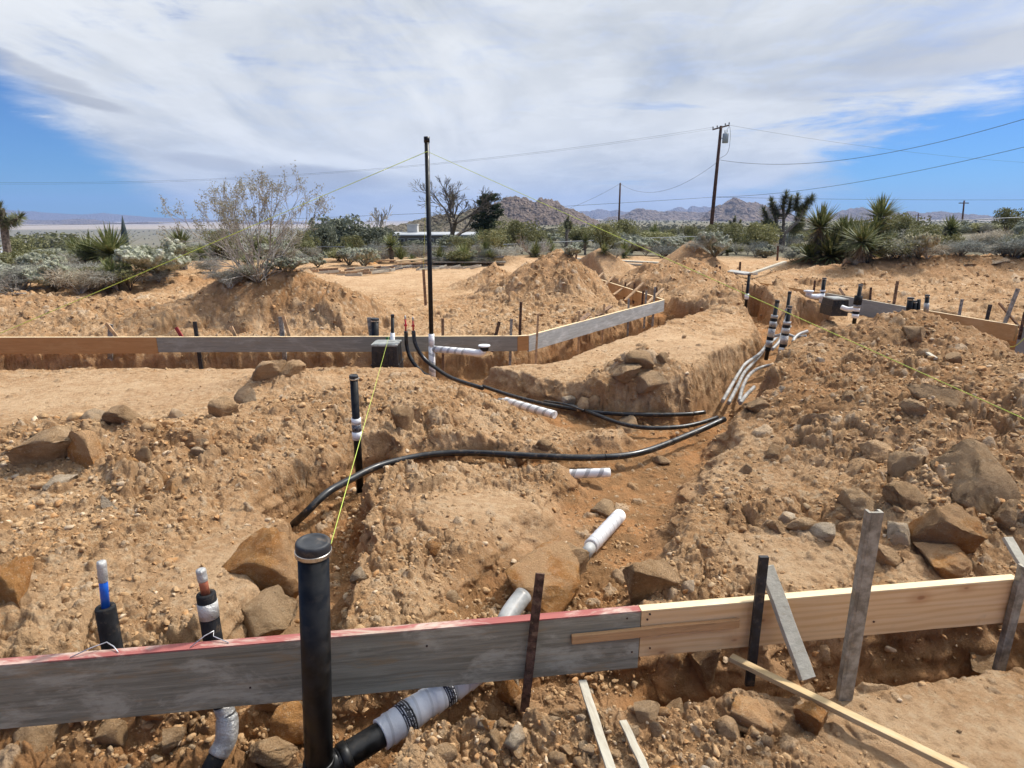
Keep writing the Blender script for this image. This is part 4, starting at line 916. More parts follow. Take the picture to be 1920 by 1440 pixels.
for a, b, r_, bands, lab in (((1708, 558), (1704, 582), .048, [], 'thickest of the row of black pipe stubs behind the rubble crest'), ((1715, 564), (1713, 586), .036, [], 'second black stub of the row behind the rubble crest'),
                             ((1723, 561), (1721, 592), .030, [(.5, .92, 'red_pex', .6)], 'red tipped stub of the row behind the rubble crest'), ((1739, 553), (1735, 596), .034, [(.25, .66, 'duct', 1.2)], 'tallest stub of the row with a grey taped band')):
    banded_riser(lab, a, b, 10.6, 10.6, r_, bands, ext=.15, cap='red' not in lab)

# ------------------------------------------------------------------ mason's lines, all tied to the top of the vent
TIE = at_y(801, 284, 8.07)
def line(label, a, b, r_, sag=0):
    a = Vector(a); b = Vector(b); pts = [a.lerp(b, i / 12) - Vector((0, 0, sag * 4 * (i / 12) * (1 - i / 12))) for i in range(13)]
    m = MB(); m.tube(pts, r_, 5); o = m.build('mason_line', M['string'], None, True, origin=a); return tag(o, label, 'string')
q = at_y(1920, 785, 3.3); line('yellow string running over the right rubble bank up to the vent top', q + (q - TIE) * .16, TIE, .0028)
q = at_y(0, 625, 7.4); line('yellow string from the left edge over the orange board up to the vent top', q + (q - TIE) * .1, TIE, .0040)
line('yellow string from the big drain pipe cap to the top of the grey far board', BT + Vector((.058, .005, -.01)), at_z(729, 631, .004) + Vector((0, .02, 0)), .0017)
line('yellow string from the tall slim stake up to the vent top', at_y(794, 506, 12.2), TIE, .0024)
line('loose yellow string hanging at the right edge before the pale board', at_y(1925, 628, 8.3), at_y(1888, 647, 8.5), .004, .08)
# ------------------------------------------------------------------ rocks
def ico(sub):
    import bmesh
    bm = bmesh.new(); bmesh.ops.create_icosphere(bm, subdivisions=sub, radius=1.0)
    V = np.array([v.co[:] for v in bm.verts]); Fc = np.array([[v.index for v in f.verts] for f in bm.faces]); bm.free(); return V, Fc
def rock_shape(V0, seed, cuts=9, rough=.05, flat=1.0, dl=.30, dh=.62):
    r = np.random.RandomState(seed); V = V0.copy() * np.array([1.0, r.uniform(.65, .95), r.uniform(.5, .8) * flat])
    nn = fbm(V[:, 0] + V[:, 2] * 1.3, V[:, 1] - V[:, 2] * .9, 1.7, 3, seed % 997, .6) * rough * 4.0
    V = V * (1 + nn[:, None])
    for _ in range(cuts):
        n = r.normal(size=3); n /= np.linalg.norm(n); d = r.uniform(dl, dh); k = np.maximum(V @ n - d, 0); V -= k[:, None] * n[None] * .97
    nn = fbm(V[:, 0] - V[:, 2] * 1.1, V[:, 1] + V[:, 2] * 1.7, 5.0, 4, seed % 991 + 5, .6, True) * rough * 1.5 + fbm(V[:, 0] + V[:, 2], V[:, 1] - V[:, 2], 2.6, 3, seed % 881, .6) * rough * 1.4
    return V * (1 + nn[:, None])
I1, I2, I3, I4 = ico(1), ico(2), ico(3), ico(4)
ROCKM = ['rock_tan', 'rock_brown', 'rock_orange', 'rock_pale', 'rock_grey']
TONE = {'rock_tan': 'tan', 'rock_brown': 'dark brown', 'rock_orange': 'orange', 'rock_pale': 'whitish', 'rock_grey': 'grey'}
RM = {}
for k in ROCKM:
    for v in range(4): RM[k, v] = mesh_np('rock_mesh', rock_shape(I3[0], 50 + v * 7 + ROCKM.index(k) * 31, 13, .07), I3[1], M[k], False)
def put_rock(me, p, sz, rot, label, group=None, cat='rock', name='rock', squash=None):
    o = link(name, me, None, p); o.scale = squash if squash else (sz, sz, sz); o.rotation_euler = rot; tag(o, label, cat, group); return o
HERO = [   # px, py of the lowest visible point, width px, height px, tone, yaw, label, flatness
    (72, 882, 165, 95, 'rock_tan', .1, 'large flat topped tan slab on the left with a dark crack under it'),
    (165, 886, 125, 95, 'rock_orange', .7, 'big orange brown boulder in the left rubble heap'),
    (95, 835, 70, 42, 'rock_brown', .2, 'dark flat stone behind the big orange boulder on the left'),
    (228, 800, 72, 46, 'rock_brown', 1.0, 'rounded brown boulder at the top of the left rubble heap'),
    (182, 795, 42, 32, 'rock_grey', .4, 'grey stone beside the brown boulder topping the left heap'),
    (243, 892, 42, 44, 'rock_orange', 2.0, 'egg shaped orange stone right of the big orange boulder'),
    (270, 868, 34, 40, 'rock_tan', .3, 'upright tan stone right of the egg shaped one'),
    (327, 789, 46, 26, 'rock_pale', .6, 'pale pointed stone at the edge of the smooth left pad'),
    (283, 795, 36, 14, 'rock_pale', .2, 'thin pale flake stone beside the left heap'),
    (463, 760, 40, 44, 'rock_grey', .5, 'dark grey block standing on the rise left of centre'),
    (500, 711, 90, 44, 'rock_tan', .1, 'large tan clod at the edge of the smooth left pad'),
    (545, 706, 55, 36, 'rock_brown', .9, 'brown clod next to the large tan one near the pad edge'),
    (415, 786, 62, 52, 'rock_brown', .9, 'crumbling brown clod on the rise left of centre'),
    (103, 922, 62, 30, 'rock_pale', 1.2, 'flat whitish stone below the left rubble heap'),
    (198, 964, 46, 42, 'rock_pale', .8, 'tilted whitish slab low on the left'),
    (262, 957, 36, 18, 'rock_pale', .1, 'small whitish flat stone near the tilted slab'),
    (200, 894, 44, 20, 'rock_pale', .5, 'flat pale flake in front of the orange boulder'),
    (330, 922, 44, 36, 'rock_orange', .5, 'reddish clod right of the left heap'),
    (278, 912, 34, 26, 'rock_brown', .5, 'small brown cube shaped clod right of the left heap'),
    (490, 1130, 165, 165, 'rock_orange', .4, 'huge orange block of earth broken off beside the big drain pipe'),
    (478, 1200, 140, 85, 'rock_tan', 1.1, 'tan block wedged below the huge orange one'),
    (22, 1140, 70, 110, 'rock_orange', .4, 'orange block at the left edge of the photo'),
    (1025, 1140, 150, 105, 'rock_orange', .3, 'broad orange brown boulder behind the rusty stake'),
    (1070, 1086, 80, 78, 'rock_brown', 1.3, 'pointed brown boulder behind the broad orange one'),
    (1212, 1130, 105, 120, 'rock_brown', 2.2, 'tall pointed boulder behind the joint of the boards'),
    (1133, 966, 52, 32, 'rock_tan', .2, 'tan clod above the short thick wrapped pipe'),
    (1183, 812, 52, 34, 'rock_tan', .5, 'tan stone lying on the middle hose'),
    (1062, 757, 42, 18, 'rock_pale', .2, 'flat pale stone by the thin black tube'),
    (1095, 765, 40, 24, 'rock_tan', 1.3, 'tan stone right of the flat pale one'),
    (1112, 770, 30, 28, 'rock_brown', 2.3, 'brown stone where two black hoses start'),
    (752, 805, 44, 52, 'rock_brown', .4, 'brown block half buried in the middle ridge'),
    (1020, 842, 36, 22, 'rock_brown', .4, 'brown stone right of the end of the middle ridge'),
    (1240, 870, 34, 18, 'rock_brown', .4, 'flat brown stone below the long hose'),
    (975, 870, 44, 26, 'rock_brown', .4, 'small brown clods by the long black hose'),
    (958, 880, 28, 24, 'rock_tan', .4, 'tan clod just below the long black hose'),
    (1200, 690, 60, 34, 'rock_brown', .4, 'dark curled clod on the oval pad'), (1240, 680, 42, 24, 'rock_brown', 1.4, 'dark clod right of the curled one on the oval pad'),
    (1175, 712, 62, 34, 'rock_tan', .4, 'tan clod in the rubble on the oval pad'), (1215, 735, 60, 34, 'rock_tan', 2.4, 'tan clod in front of the rubble on the oval pad'),
    (1282, 636, 14, 9, 'rock_brown', .3, 'lone small stone on the smooth oval pad'),
    (1760, 1030, 150, 95, 'rock_orange', .2, 'large orange boulder behind the tall grey stake on the right'),
    (1815, 1010, 95, 70, 'rock_orange', 1.5, 'orange boulder behind the large orange one on the right'),
    (1782, 1062, 115, 44, 'rock_orange', .1, 'flat long orange slab above the pine board'),
    (1688, 1018, 44, 42, 'rock_pale', .5, 'white rounded stone left of the large orange boulder'),
    (1660, 1060, 62, 42, 'rock_brown', .6, 'brown stone touching the tall grey stake'),
    (1890, 990, 80, 60, 'rock_tan', .6, 'tan boulder at the right edge above the pine board'),
    (1845, 930, 165, 105, 'rock_tan', .1, 'great cracked tan boulder on the right of the rubble bank'),
    (1700, 905, 90, 66, 'rock_tan', .8, 'tan boulder in the middle of the right rubble bank'),
    (1700, 955, 100, 56, 'rock_brown', 1.3, 'brown boulder low on the right rubble bank'),
    (1610, 960, 80, 50, 'rock_tan', 2.0, 'tan boulder left of the brown one low on the rubble bank'),
    (1640, 860, 70, 42, 'rock_tan', 2.6, 'tan block in the upper middle of the rubble bank'),
    (1715, 790, 74, 44, 'rock_tan', 1.0, 'rounded tan boulder below the string on the rubble bank'),
    (1790, 770, 120, 44, 'rock_brown', .0, 'long dark slab casting a deep shadow on the rubble bank'),
    (1595, 755, 40, 26, 'rock_tan', .3, 'tan stone on the upper left of the rubble bank'), (1560, 720, 30, 24, 'rock_brown', .3, 'brown stone high on the rubble bank'),
    (1425, 770, 56, 26, 'rock_brown', .3, 'brown clod at the foot of the rubble bank near the hoses'),
    (1720, 640, 50, 34, 'rock_brown', .9, 'brown block just below the crest of the rubble bank'),
    (1790, 690, 46, 34, 'rock_brown', 1.9, 'brown block on the back right of the rubble bank'),
    (1455, 1000, 40, 30, 'rock_brown', .8, 'brown stone above the pine board left part'), (1475, 985, 46, 26, 'rock_pale', .5, 'pinkish pale stone beside the brown one above the pine board'),
    (1510, 1002, 70, 34, 'rock_tan', .8, 'tan slab above the middle of the pine board'), (1545, 1015, 50, 36, 'rock_pale', .1, 'whitish stone right of the tan slab above the pine board'),
    (1397, 890, 34, 24, 'rock_brown', .8, 'brown stone on the slope left of the rubble bank'),
    (1405, 1370, 90, 66, 'rock_orange', .8, 'crumbly orange clod in the lower right foreground'), (1522, 1372, 76, 58, 'rock_orange', 2.1, 'orange clod next to the long yellowish lath'),
    (1370, 1400, 60, 60, 'rock_brown', 1.1, 'upright brown clod left of the crumbly orange one'),
    (928, 1402, 56, 42, 'rock_brown', .2, 'rounded brown stone at the bottom centre'), (958, 1320, 60, 66, 'rock_orange', .9, 'leaning slab of earth below the grey board'),
    (1232, 1395, 44, 56, 'rock_tan', .5, 'square tan stone right of the short pale lath'), (1185, 1388, 34, 34, 'rock_grey', .5, 'small grey stone between the two pale laths'),
    (1850, 1258, 95, 48, 'rock_brown', .2, 'flat brown boulder at the trench edge on the far right'), (1325, 1270, 70, 90, 'rock_brown', 1.2, 'brown block at the trench edge below the pine board'),
    (505, 1425, 120, 40, 'rock_brown', .1, 'flat dark brown ledge at the bottom left of the big pipe'), (545, 1385, 70, 70, 'rock_orange', .9, 'orange clod left of the big drain pipe base'),
    (500, 1340, 66, 60, 'rock_tan', .9, 'tan clod under the grey board left of the big pipe'), (290, 1350, 60, 46, 'rock_orange', .3, 'orange clod below the grey board on the left'),
    (320, 1400, 54, 40, 'rock_tan', 1.3, 'tan clod low on the left beside the taped elbow'), (210, 1395, 56, 50, 'rock_brown', 2.3, 'brown clod in the bottom left rubble'), (60, 1425, 150, 70, 'rock_brown', .2, 'smooth brown lump of earth in the bottom left corner'),
    (1592, 497, 34, 14, 'rock_grey', .1, 'smooth grey boulder lying under the yucca clump'), (1611, 496, 22, 16, 'rock_pale', .9, 'upright pale boulder under the yucca clump'),
    (1870, 496, 40, 10, 'rock_grey', .1, 'grey boulder on the bank at the far right'), (1818, 503, 22, 8, 'rock_brown', .1, 'brown boulder on the far right bank'),
    (700, 497, 24, 10, 'rock_orange', .1, 'orange boulder at the edge of the scrub left of the vent'), (800, 490, 26, 9, 'rock_tan', .1, 'tan boulder by the stacked lumber'), (870, 492, 22, 8, 'rock_tan', .1, 'small tan boulder right of the vent by the lumber'),
    (1535, 680, 26, 12, 'rock_pale', .1, 'pale stone beside the conduits'), (1470, 735, 28, 14, 'rock_pale', 2., 'pale stone at the foot of the rubble bank'), (1790, 675, 30, 16, 'rock_pale', 1., 'whitish stone below the short stick on the rubble bank'),
    (1455, 860, 50, 30, 'rock_brown', 1., 'brown clod on the left slope of the rubble bank'), (1530, 800, 60, 30, 'rock_tan', 1., 'tan clod on the left slope of the rubble bank'),
]
for i, (px, py, wp, hp, tone, yaw, lab) in enumerate(HERO):
    p = hit(px, py - hp * .12); k = pxm(p); w_ = wp / k / 2 * .98; h_ = hp / k / 2 * 1.05
    big = wp > 60
    me = mesh_np('rock_mesh', rock_shape((I4 if big else I3)[0], 900 + i * 13, 15, .085), (I4 if big else I3)[1], M[tone])
    zs = max(v.co.z for v in me.vertices); xs_ = max(abs(v.co.x) for v in me.vertices)
    p.z += h_ * .26; p.y += w_ * .25; h_ *= 1.12
    o = put_rock(me, p, 1, (random.Random(i).uniform(-.25, .25), random.Random(i + 99).uniform(-.25, .25), (yaw if yaw < .35 else (yaw - .35) * .3)), lab, None, 'rock', 'rock', (w_ / xs_, w_ / xs_ * 1.0, h_ / zs))

# loose stones: the ones that show largest are things, the rest one heap of gravel
rs = np.random.RandomState(5)
def loose(n):
    az = rs.uniform(-43, 43, n); dd = 1.35 * (22 / 1.35) ** (rs.uniform(0, 1, n) ** .9)
    x = dd * np.sin(np.radians(az)); y = dd * np.cos(np.radians(az))
    h, damp, sid, veg, _ = land(x, y, True, True)
    rub = np.zeros_like(x)
    for (ax_, ay_, ar, s_) in RUB: rub = np.maximum(rub, s_ * np.exp(-((x - ax_) ** 2 + (y - ay_) ** 2) / (ar * ar) * .9))
    pad = np.zeros_like(x)
    for (ax_, ay_, arx, ary) in PADS: pad = np.maximum(pad, np.exp(-(((x - ax_) / arx) ** 2 + ((y - ay_) / ary) ** 2) ** 1.6))
    cl = fbm(x, y, 1.4, 3, 909)
    pr = np.clip((.16 + rub * .8 + cl * .8) * (1 - .93 * pad), 0, 1)
    keep = rs.uniform(0, 1, n) < pr * (.5 + .5 * sstep(1.9, 3.2, dd))
    # keep off the boards
    keep &= ~(np.abs(y - near_board_y(x) - .02) < .04)
    return x[keep], y[keep], h[keep], rub[keep], damp[keep]
X, Y, Z, RB, DP = loose(120000)
d = np.hypot(X, Y); sz = .0042 * (1 + rs.pareto(1.9, len(X))) ; sz = np.clip(sz * (.8 + .08 * d), .004, .022 + .065 * RB * (rs.uniform(0, 1, len(X)) < .35))
n2_ = int(len(X) * .0) ; big2 = (rs.uniform(0, 1, len(X)) < .46 * RB ** 1.4)
sz = np.where(big2, (.010 + .024 * rs.uniform(0, 1, len(X)) ** 2.2) * (.75 + .09 * d), sz)
app = sz / d; keep = app > .0011
X, Y, Z, RB, DP, sz, app, d = [q[keep] for q in (X, Y, Z, RB, DP, sz, app, d)]
order = np.argsort(-app); nb_ = 200
def zone(x, y):
    if y < near_board_y(x) - .02: return ('on the camera side of the near form boards', 'stones in front of the near boards')
    if x > 1.9 and y < 8.8: return ('on the big rubble bank at the right', 'stones on the right rubble bank')
    if x < -1.7 and y < 5.4: return ('in the rubble on the left between the boards', 'stones in the left rubble')
    if y < 4.4: return ('on the blocks of earth just behind the near boards', 'stones behind the near boards')
    if y < 8.5: return ('around the hose trenches in the middle', 'stones around the middle trenches')
    return ('on the dug ground beyond the far form boards', 'stones beyond the far boards')
for q in order[:nb_]:
    tone = ROCKM[int(rs.choice(5, p=(.40, .24, .16, .13, .07)))]; zl, zg = zone(X[q], Y[q])
    put_rock(RM[tone, int(rs.randint(4))], (X[q], Y[q], Z[q] + sz[q] * .10), sz[q] * 1.25, (rs.uniform(-.4, .4), rs.uniform(-.4, .4), rs.uniform(0, 6.28)), 'loose %s stone lying %s' % (TONE[tone], zl), zg)
rest = order[nb_:nb_ + 30000]
gv, gf, tones = {k: [] for k in ROCKM}, {k: [] for k in ROCKM}, {}
vs1 = [rock_shape(I1[0], 300 + k, 9, .05, .85, .22, .5) for k in range(12)]; vs2 = [rock_shape(I2[0], 330 + k, 12, .06, .85, .22, .55) for k in range(10)]
allV, allF, allC = [], [], []; base = 0
PAL = np.array([(.43, .26, .125), (.31, .18, .085), (.40, .20, .075), (.60, .46, .31), (.38, .27, .16)])
pick = rs.choice(5, len(rest), p=(.52, .22, .16, .06, .04))
for n_, q in enumerate(rest):
    V0, F0 = (vs2[n_ % 10], I2[1]) if app[q] > .0036 else (vs1[n_ % 12], I1[1])
    a = rs.uniform(0, 6.28); c, s = math.cos(a), math.sin(a); b_ = rs.uniform(-.5, .5); cb, sb = math.cos(b_), math.sin(b_)
    V = V0 @ np.array([[c, s, 0], [-s, c, 0], [0, 0, 1]]) @ np.array([[1, 0, 0], [0, cb, sb], [0, -sb, cb]]) * sz[q] * 1.15 + (X[q], Y[q], Z[q] - sz[q] * .02)
    allV.append(V); allF.append(F0 + base); base += len(V)
    allC.append(np.repeat((PAL[pick[n_]] * rs.uniform(.8, 1.2))[None], len(V), 0))
def m_gravel(w, p):
    at = w.new('ShaderNodeAttribute', attribute_name='tone'); P = geo(w); n = w.noise(P, 70, 5, .7)
    a = w.mix(w.ramp(n, .35, .65), at.outputs['Color'], w.mix(.5, at.outputs['Color'], (.50, .36, .21)))
    w.l.new(a, p.inputs['Base Color']); p.inputs['Roughness'].default_value = .93; p.inputs['Specular IOR Level'].default_value = .15; bump(w, p, w.noise(P, 60, 5, .7), .01, .7)
M['gravel'] = mat('loose_gravel', m_gravel)
V = np.concatenate(allV); me = mesh_np('gravel', V, np.concatenate(allF), M['gravel'])
at = me.color_attributes.new('tone', 'FLOAT_COLOR', 'POINT'); buf = np.ones((len(V), 4), np.float32); buf[:, :3] = np.concatenate(allC); at.data.foreach_set('color', buf.ravel())
tag(link('gravel', me), 'countless small stones and crumbs strewn over the dug earth', 'gravel', kind='stuff')
# ------------------------------------------------------------------ far hills
def m_hill(c1, c2, c3, sc_, speck=.35):
    def f(w, p):
        P = geo(w); n = w.noise(P, 1.0 / sc_, 7, .68); v = w.voro(P, 3.2 / sc_); n2 = w.noise(P, 9.0 / sc_, 5, .7)
        a = w.mix(w.ramp(n, .38, .62), c1, c2); a = w.mix(w.math('MULTIPLY', w.ramp(n2, .52, .64), speck), a, c3)
        a = w.mix(w.math('MULTIPLY', w.ramp(v, .35, .75), .45), a, tuple(k * .5 for k in c1))
        w.l.new(a, p.inputs['Base Color']); p.inputs['Roughness'].default_value = .95; p.inputs['Specular IOR Level'].default_value = .1
        b = bump(w, None, n, .55 * sc_, .9); bump(w, p, v, -.25 * sc_, .9, b)
    return f
def hill(name, D, W, ridge, m_, rough, nseed, base=-45, nx=420, ny=70, bx=1.0):
    px = np.array([q[0] for q in ridge], float); py = np.array([q[1] for q in ridge], float)
    xs = np.linspace(px[0], px[-1], nx); ys = np.interp(xs, px, py)
    u = (xs - 960) / F; v = (720 - ys) / F; dy = CP + v * SP; dz = -SP + v * CP
    Xr = u * D / dy; Zr = EYE + D * dz / dy
    s = np.linspace(-1, 1, ny); S, XX = np.meshgrid(s, Xr, indexing='ij'); _, ZZ = np.meshgrid(s, Zr, indexing='ij')
    YY = D + S * W
    env = np.clip(1 - np.abs(S) ** 1.0, 0, 1) ** .85
    n = fbm(XX, YY, 1.0 / (W * .5), 6, nseed, .58, True); n2 = fbm(XX, YY, 1 / (W * .12), 5, nseed + 9, .65)
    H = np.maximum(ZZ - base, 0)
    Z = base + H * env * (1 + (n - .55) * rough * 1.3 * (np.abs(S) * 1.6).clip(0, 1)) + H * n2 * rough * .40 * env ** .5 - 6 * (env < .03)
    Xp = XX * (1 + S * W / D * .9)
    V = np.stack([Xp.ravel(), YY.ravel(), Z.ravel()], 1)
    i, j = np.meshgrid(np.arange(ny - 1), np.arange(nx - 1), indexing='ij')
    Fc = np.stack([i * nx + j, i * nx + j + 1, (i + 1) * nx + j + 1, (i + 1) * nx + j], -1).reshape(-1, 4)
    return tag(link(name, mesh_np(name, V, Fc, m_, False)), kind='structure')
MH1 = mat('boulder_hill', m_hill((.25, .19, .155), (.18, .14, .115), (.11, .10, .075), 16, .6))
MH2 = mat('mountain_rock', m_hill((.26, .20, .165), (.19, .15, .125), (.12, .11, .085), 70))
MH3 = mat('scrub_slope', m_hill((.15, .13, .085), (.22, .18, .13), (.09, .095, .05), 9, .8))
hill('hill', 420, 120, [(690, 436), (715, 425), (745, 420), (790, 412), (830, 402), (880, 392), (930, 396), (980, 420), (1010, 440)], MH3, .35, 3, -30, 260, 60)
hill('hill', 900, 200, [(850, 436), (880, 405), (905, 388), (930, 381), (945, 374), (965, 373), (985, 375), (1003, 381), (1012, 376), (1022, 373), (1045, 378), (1060, 386), (1075, 392), (1090, 400), (1105, 407), (1140, 425), (1190, 440)], MH1, .5, 5, -34, 420, 90)
hill('hill', 7500, 900, [(1040, 410), (1075, 402), (1090, 396), (1105, 396), (1118, 392), (1130, 392), (1143, 396), (1155, 393), (1170, 396), (1190, 398), (1215, 402), (1240, 400), (1262, 391), (1272, 387), (1280, 388), (1288, 392), (1297, 386), (1306, 388), (1320, 386), (1335, 390), (1360, 400), (1400, 408)], MH2, .4, 8, -60, 420, 50)
hill('hill', 3200, 520, [(1100, 420), (1150, 406), (1172, 402), (1190, 393), (1205, 390), (1222, 394), (1237, 397), (1252, 394), (1270, 397), (1300, 398), (1330, 398), (1380, 404), (1450, 415)], MH2, .5, 12, -45, 420, 70)
hill('hill', 2100, 420, [(1290, 425), (1322, 402), (1335, 392), (1348, 384), (1362, 377), (1378, 373), (1392, 374), (1400, 379), (1420, 381), (1440, 389), (1462, 395), (1490, 403), (1520, 412), (1560, 425)], MH2, .5, 17, -45, 420, 80)
hill('hill', 4200, 600, [(1480, 415), (1530, 408), (1560, 403), (1575, 396), (1595, 391), (1615, 388), (1632, 393), (1650, 397), (1690, 400), (1715, 396), (1735, 399), (1765, 395), (1790, 399), (1830, 402), (1850, 404), (1890, 409), (1960, 416)], MH2, .45, 22, -50, 420, 60)
hill('hill', 9500, 1200, [(-160, 394), (-60, 393), (0, 392), (35, 395), (60, 396), (110, 400), (155, 402), (190, 399), (215, 401), (250, 404), (280, 407), (330, 409), (400, 412), (520, 417), (640, 420)], MH2, .25, 27, -75, 420, 40)
hill('hill', 5200, 700, [(-160, 409), (-40, 408), (0, 407), (22, 408), (60, 412), (105, 413), (130, 411), (150, 410), (172, 411), (200, 415), (225, 418), (245, 416), (275, 416), (310, 419), (380, 423), (440, 417), (500, 414), (560, 416), (640, 422)], MH2, .3, 31, -60, 420, 40)

# ------------------------------------------------------------------ plant makers: each returns {part: mesh}
def quads_mesh(name, C, U, Vv, mat_, taper=0.0):
    """leaf faces at centres C with half axes U, Vv"""
    n = len(C); P = np.empty((n, 4, 3)); P[:, 0] = C - U - Vv; P[:, 1] = C - U + Vv; P[:, 2] = C + U + Vv * (1 - taper); P[:, 3] = C + U - Vv * (1 - taper)
    return mesh_np(name, P.reshape(-1, 3), np.arange(4 * n).reshape(-1, 4), mat_)
def rdir(r, n):
    v = r.normal(size=(n, 3)); return v / np.linalg.norm(v, axis=1)[:, None]
def m_leaf(c1, c2, tr=.25, c3=None):
    def f(w, p):
        P = geo(w); oi = w.new('ShaderNodeObjectInfo').outputs['Random']
        n = w.noise(P, 2.3, 3, .6); n2 = w.noise(P, 15, 2, .6)
        a = w.mix(w.ramp(w.math('ADD', w.math('MULTIPLY', n, .5), w.math('MULTIPLY', n2, .5)), .38, .62), c1, c2)
        if c3: a = w.mix(w.math('MULTIPLY', w.ramp(n2, .55, .62), .8), a, c3)
        hs = w.new('ShaderNodeHueSaturation'); w.l.new(a, hs.inputs['Color']); w.l.new(w.math('ADD', .8, w.math('MULTIPLY', oi, .4)), hs.inputs['Value'])
        w.l.new(hs.outputs[0], p.inputs['Base Color']); p.inputs['Roughness'].default_value = .6; p.inputs['Specular IOR Level'].default_value = .3
        t = w.new('ShaderNodeBsdfTranslucent'); w.l.new(hs.outputs[0], t.inputs[0]); mx = w.new('ShaderNodeMixShader'); mx.inputs[0].default_value = tr
        w.l.new(p.outputs[0], mx.inputs[1]); w.l.new(t.outputs[0], mx.inputs[2]); w.l.new(mx.outputs[0], w.n['Material Output'].inputs[0])
    return f
L_ = {}
L_['creosote'] = mat('creosote_leaf', m_leaf((.13, .135, .05), (.25, .24, .10), .3, (.34, .31, .16)))
L_['juniper'] = mat('grey_green_leaf', m_leaf((.12, .13, .08), (.21, .22, .15), .2, (.30, .31, .23)))
L_['pine'] = mat('dark_pine_needles', m_leaf((.028, .042, .022), (.055, .072, .035), .15))
L_['yucca'] = mat('yucca_blade', m_leaf((.10, .125, .040), (.20, .215, .085), .2, (.34, .31, .15)))
L_['dead'] = mat('dead_yucca_skirt', m_leaf((.20, .15, .09), (.32, .25, .16), .15))
L_['burs'] = mat('grey_bursage_twigs', m_leaf((.23, .225, .18), (.36, .345, .29), .2, (.46, .44, .38)))
L_['bluegrey'] = mat('blue_grey_twigs', m_leaf((.13, .145, .13), (.22, .235, .205), .2))
L_['straw'] = mat('straw_twigs', m_leaf((.38, .31, .22), (.50, .43, .32), .2))
L_['cholla'] = mat('cholla_spines', m_leaf((.27, .28, .18), (.47, .47, .35), .3, (.62, .61, .49)))
L_['cholla_y'] = mat('yellow_cholla_spines', m_leaf((.48, .43, .24), (.70, .64, .42), .3, (.80, .74, .54)))
L_['cholla_d'] = mat('dark_cholla_stem', m_leaf((.12, .10, .065), (.20, .17, .11), .0))
L_['bark'] = mat('grey_bark', m_plain((.20, .165, .13), .9, 0, .3, 14, .2, .0, .02))
L_['bark_pale'] = mat('pale_dry_twig', m_plain((.40, .36, .31), .85, 0, .25, 14, .2, .0, .01))
L_['bark_dark'] = mat('dark_wet_bark', m_plain((.075, .055, .042), .9, 0, .3, 14, .2, .0, .02))
L_['seed'] = mat('dry_seed_leaf', m_leaf((.33, .30, .20), (.46, .43, .32), .3, (.22, .22, .11)))
L_['joshua'] = mat('joshua_blade', m_leaf((.085, .10, .045), (.17, .18, .085), .15, (.28, .26, .14)))
def bush(seed, leaf, n=1500, lobes=9, ls=.035, flat=.8, twig=False, stem='bark', stems=8, elong=1.0):
    r = np.random.RandomState(seed); C = []
    th = r.uniform(0, 6.28, lobes); rr_ = r.uniform(.1, .42, lobes); cz_ = r.uniform(.35, .72, lobes) * flat; lr = r.uniform(.16, .30, lobes)
    k = r.randint(0, lobes, n); d0 = rdir(r, n); rad = r.uniform(.45, 1.05, n) ** .6
    C = np.stack([rr_[k] * np.cos(th[k]), rr_[k] * np.sin(th[k]), cz_[k]], 1) + d0 * (lr[k] * rad)[:, None] * np.array([1, 1, .85])
    C[:, 2] = np.abs(C[:, 2]) + .02
    U = rdir(r, n) * ls * (3.0 if twig else 1.2); 
    if twig: U = (d0 * .7 + rdir(r, n) * .5); U /= np.linalg.norm(U, axis=1)[:, None]; U *= ls * 2.6
    W_ = np.cross(U, rdir(r, n)); W_ /= np.linalg.norm(W_, axis=1)[:, None] + 1e-9; W_ *= ls * (.16 if twig else .75)
    parts = {'foliage': quads_mesh('bush_foliage', C, U, W_, leaf, .5)}
    m = MB()
    for i in range(stems):
        a = r.uniform(0, 6.28); t = Vector((math.cos(a) * .35, math.sin(a) * .35, r.uniform(.4, .75) * flat))
        m.tube([(0, 0, -.05), (t.x * .3, t.y * .3, t.z * .45), tuple(t)], [.014, .010, .004], 4, False)
    parts['stems'] = m.mesh('bush_stems', L_[stem]); return parts, .78 * flat + .12, .95
def blades(r, c, axis, n, length, width, spread=(0.0, 1.5), droop=.15, seg=3, m_=None, ret=False):
    """rosette of stiff tapering blades"""
    ax_ = np.array(axis) / np.linalg.norm(axis); t1 = np.cross(ax_, [.3, .8, .1]); t1 /= np.linalg.norm(t1); t2 = np.cross(ax_, t1)
    Vs, Fs = [], []; b = 0
    for i in range(n):
        a = r.uniform(0, 6.283); e = spread[0] + (spread[1] - spread[0]) * r.uniform(0, 1) ** .75; L = length * r.uniform(.75, 1.1)
        h = t1 * math.cos(a) + t2 * math.sin(a); d0 = ax_ * math.cos(e) + h * math.sin(e); sdv = np.cross(d0, ax_ + h * .01); sdv /= np.linalg.norm(sdv) + 1e-9
        P = np.array(c) + d0 * .03
        for k in range(seg + 1):
            t = k / seg; w_ = width * (1 - t) ** .8 * (.7 + .6 * min(t * 3, 1)) if k < seg else .0008
            q = P + d0 * L * t - np.array([0, 0, 1]) * droop * L * t * t * math.sin(e)
            Vs += [q - sdv * w_ / 2, q + sdv * w_ / 2]
            if k: Fs.append((b + 2 * k - 2, b + 2 * k - 1, b + 2 * k + 1, b + 2 * k))
        b += 2 * (seg + 1)
    return np.array(Vs), np.array(Fs)
def merge(lst):
    Vs, Fs, b = [], [], 0
    for v, f in lst: Vs.append(v); Fs.append(f + b); b += len(v)
    return np.concatenate(Vs), np.concatenate(Fs)
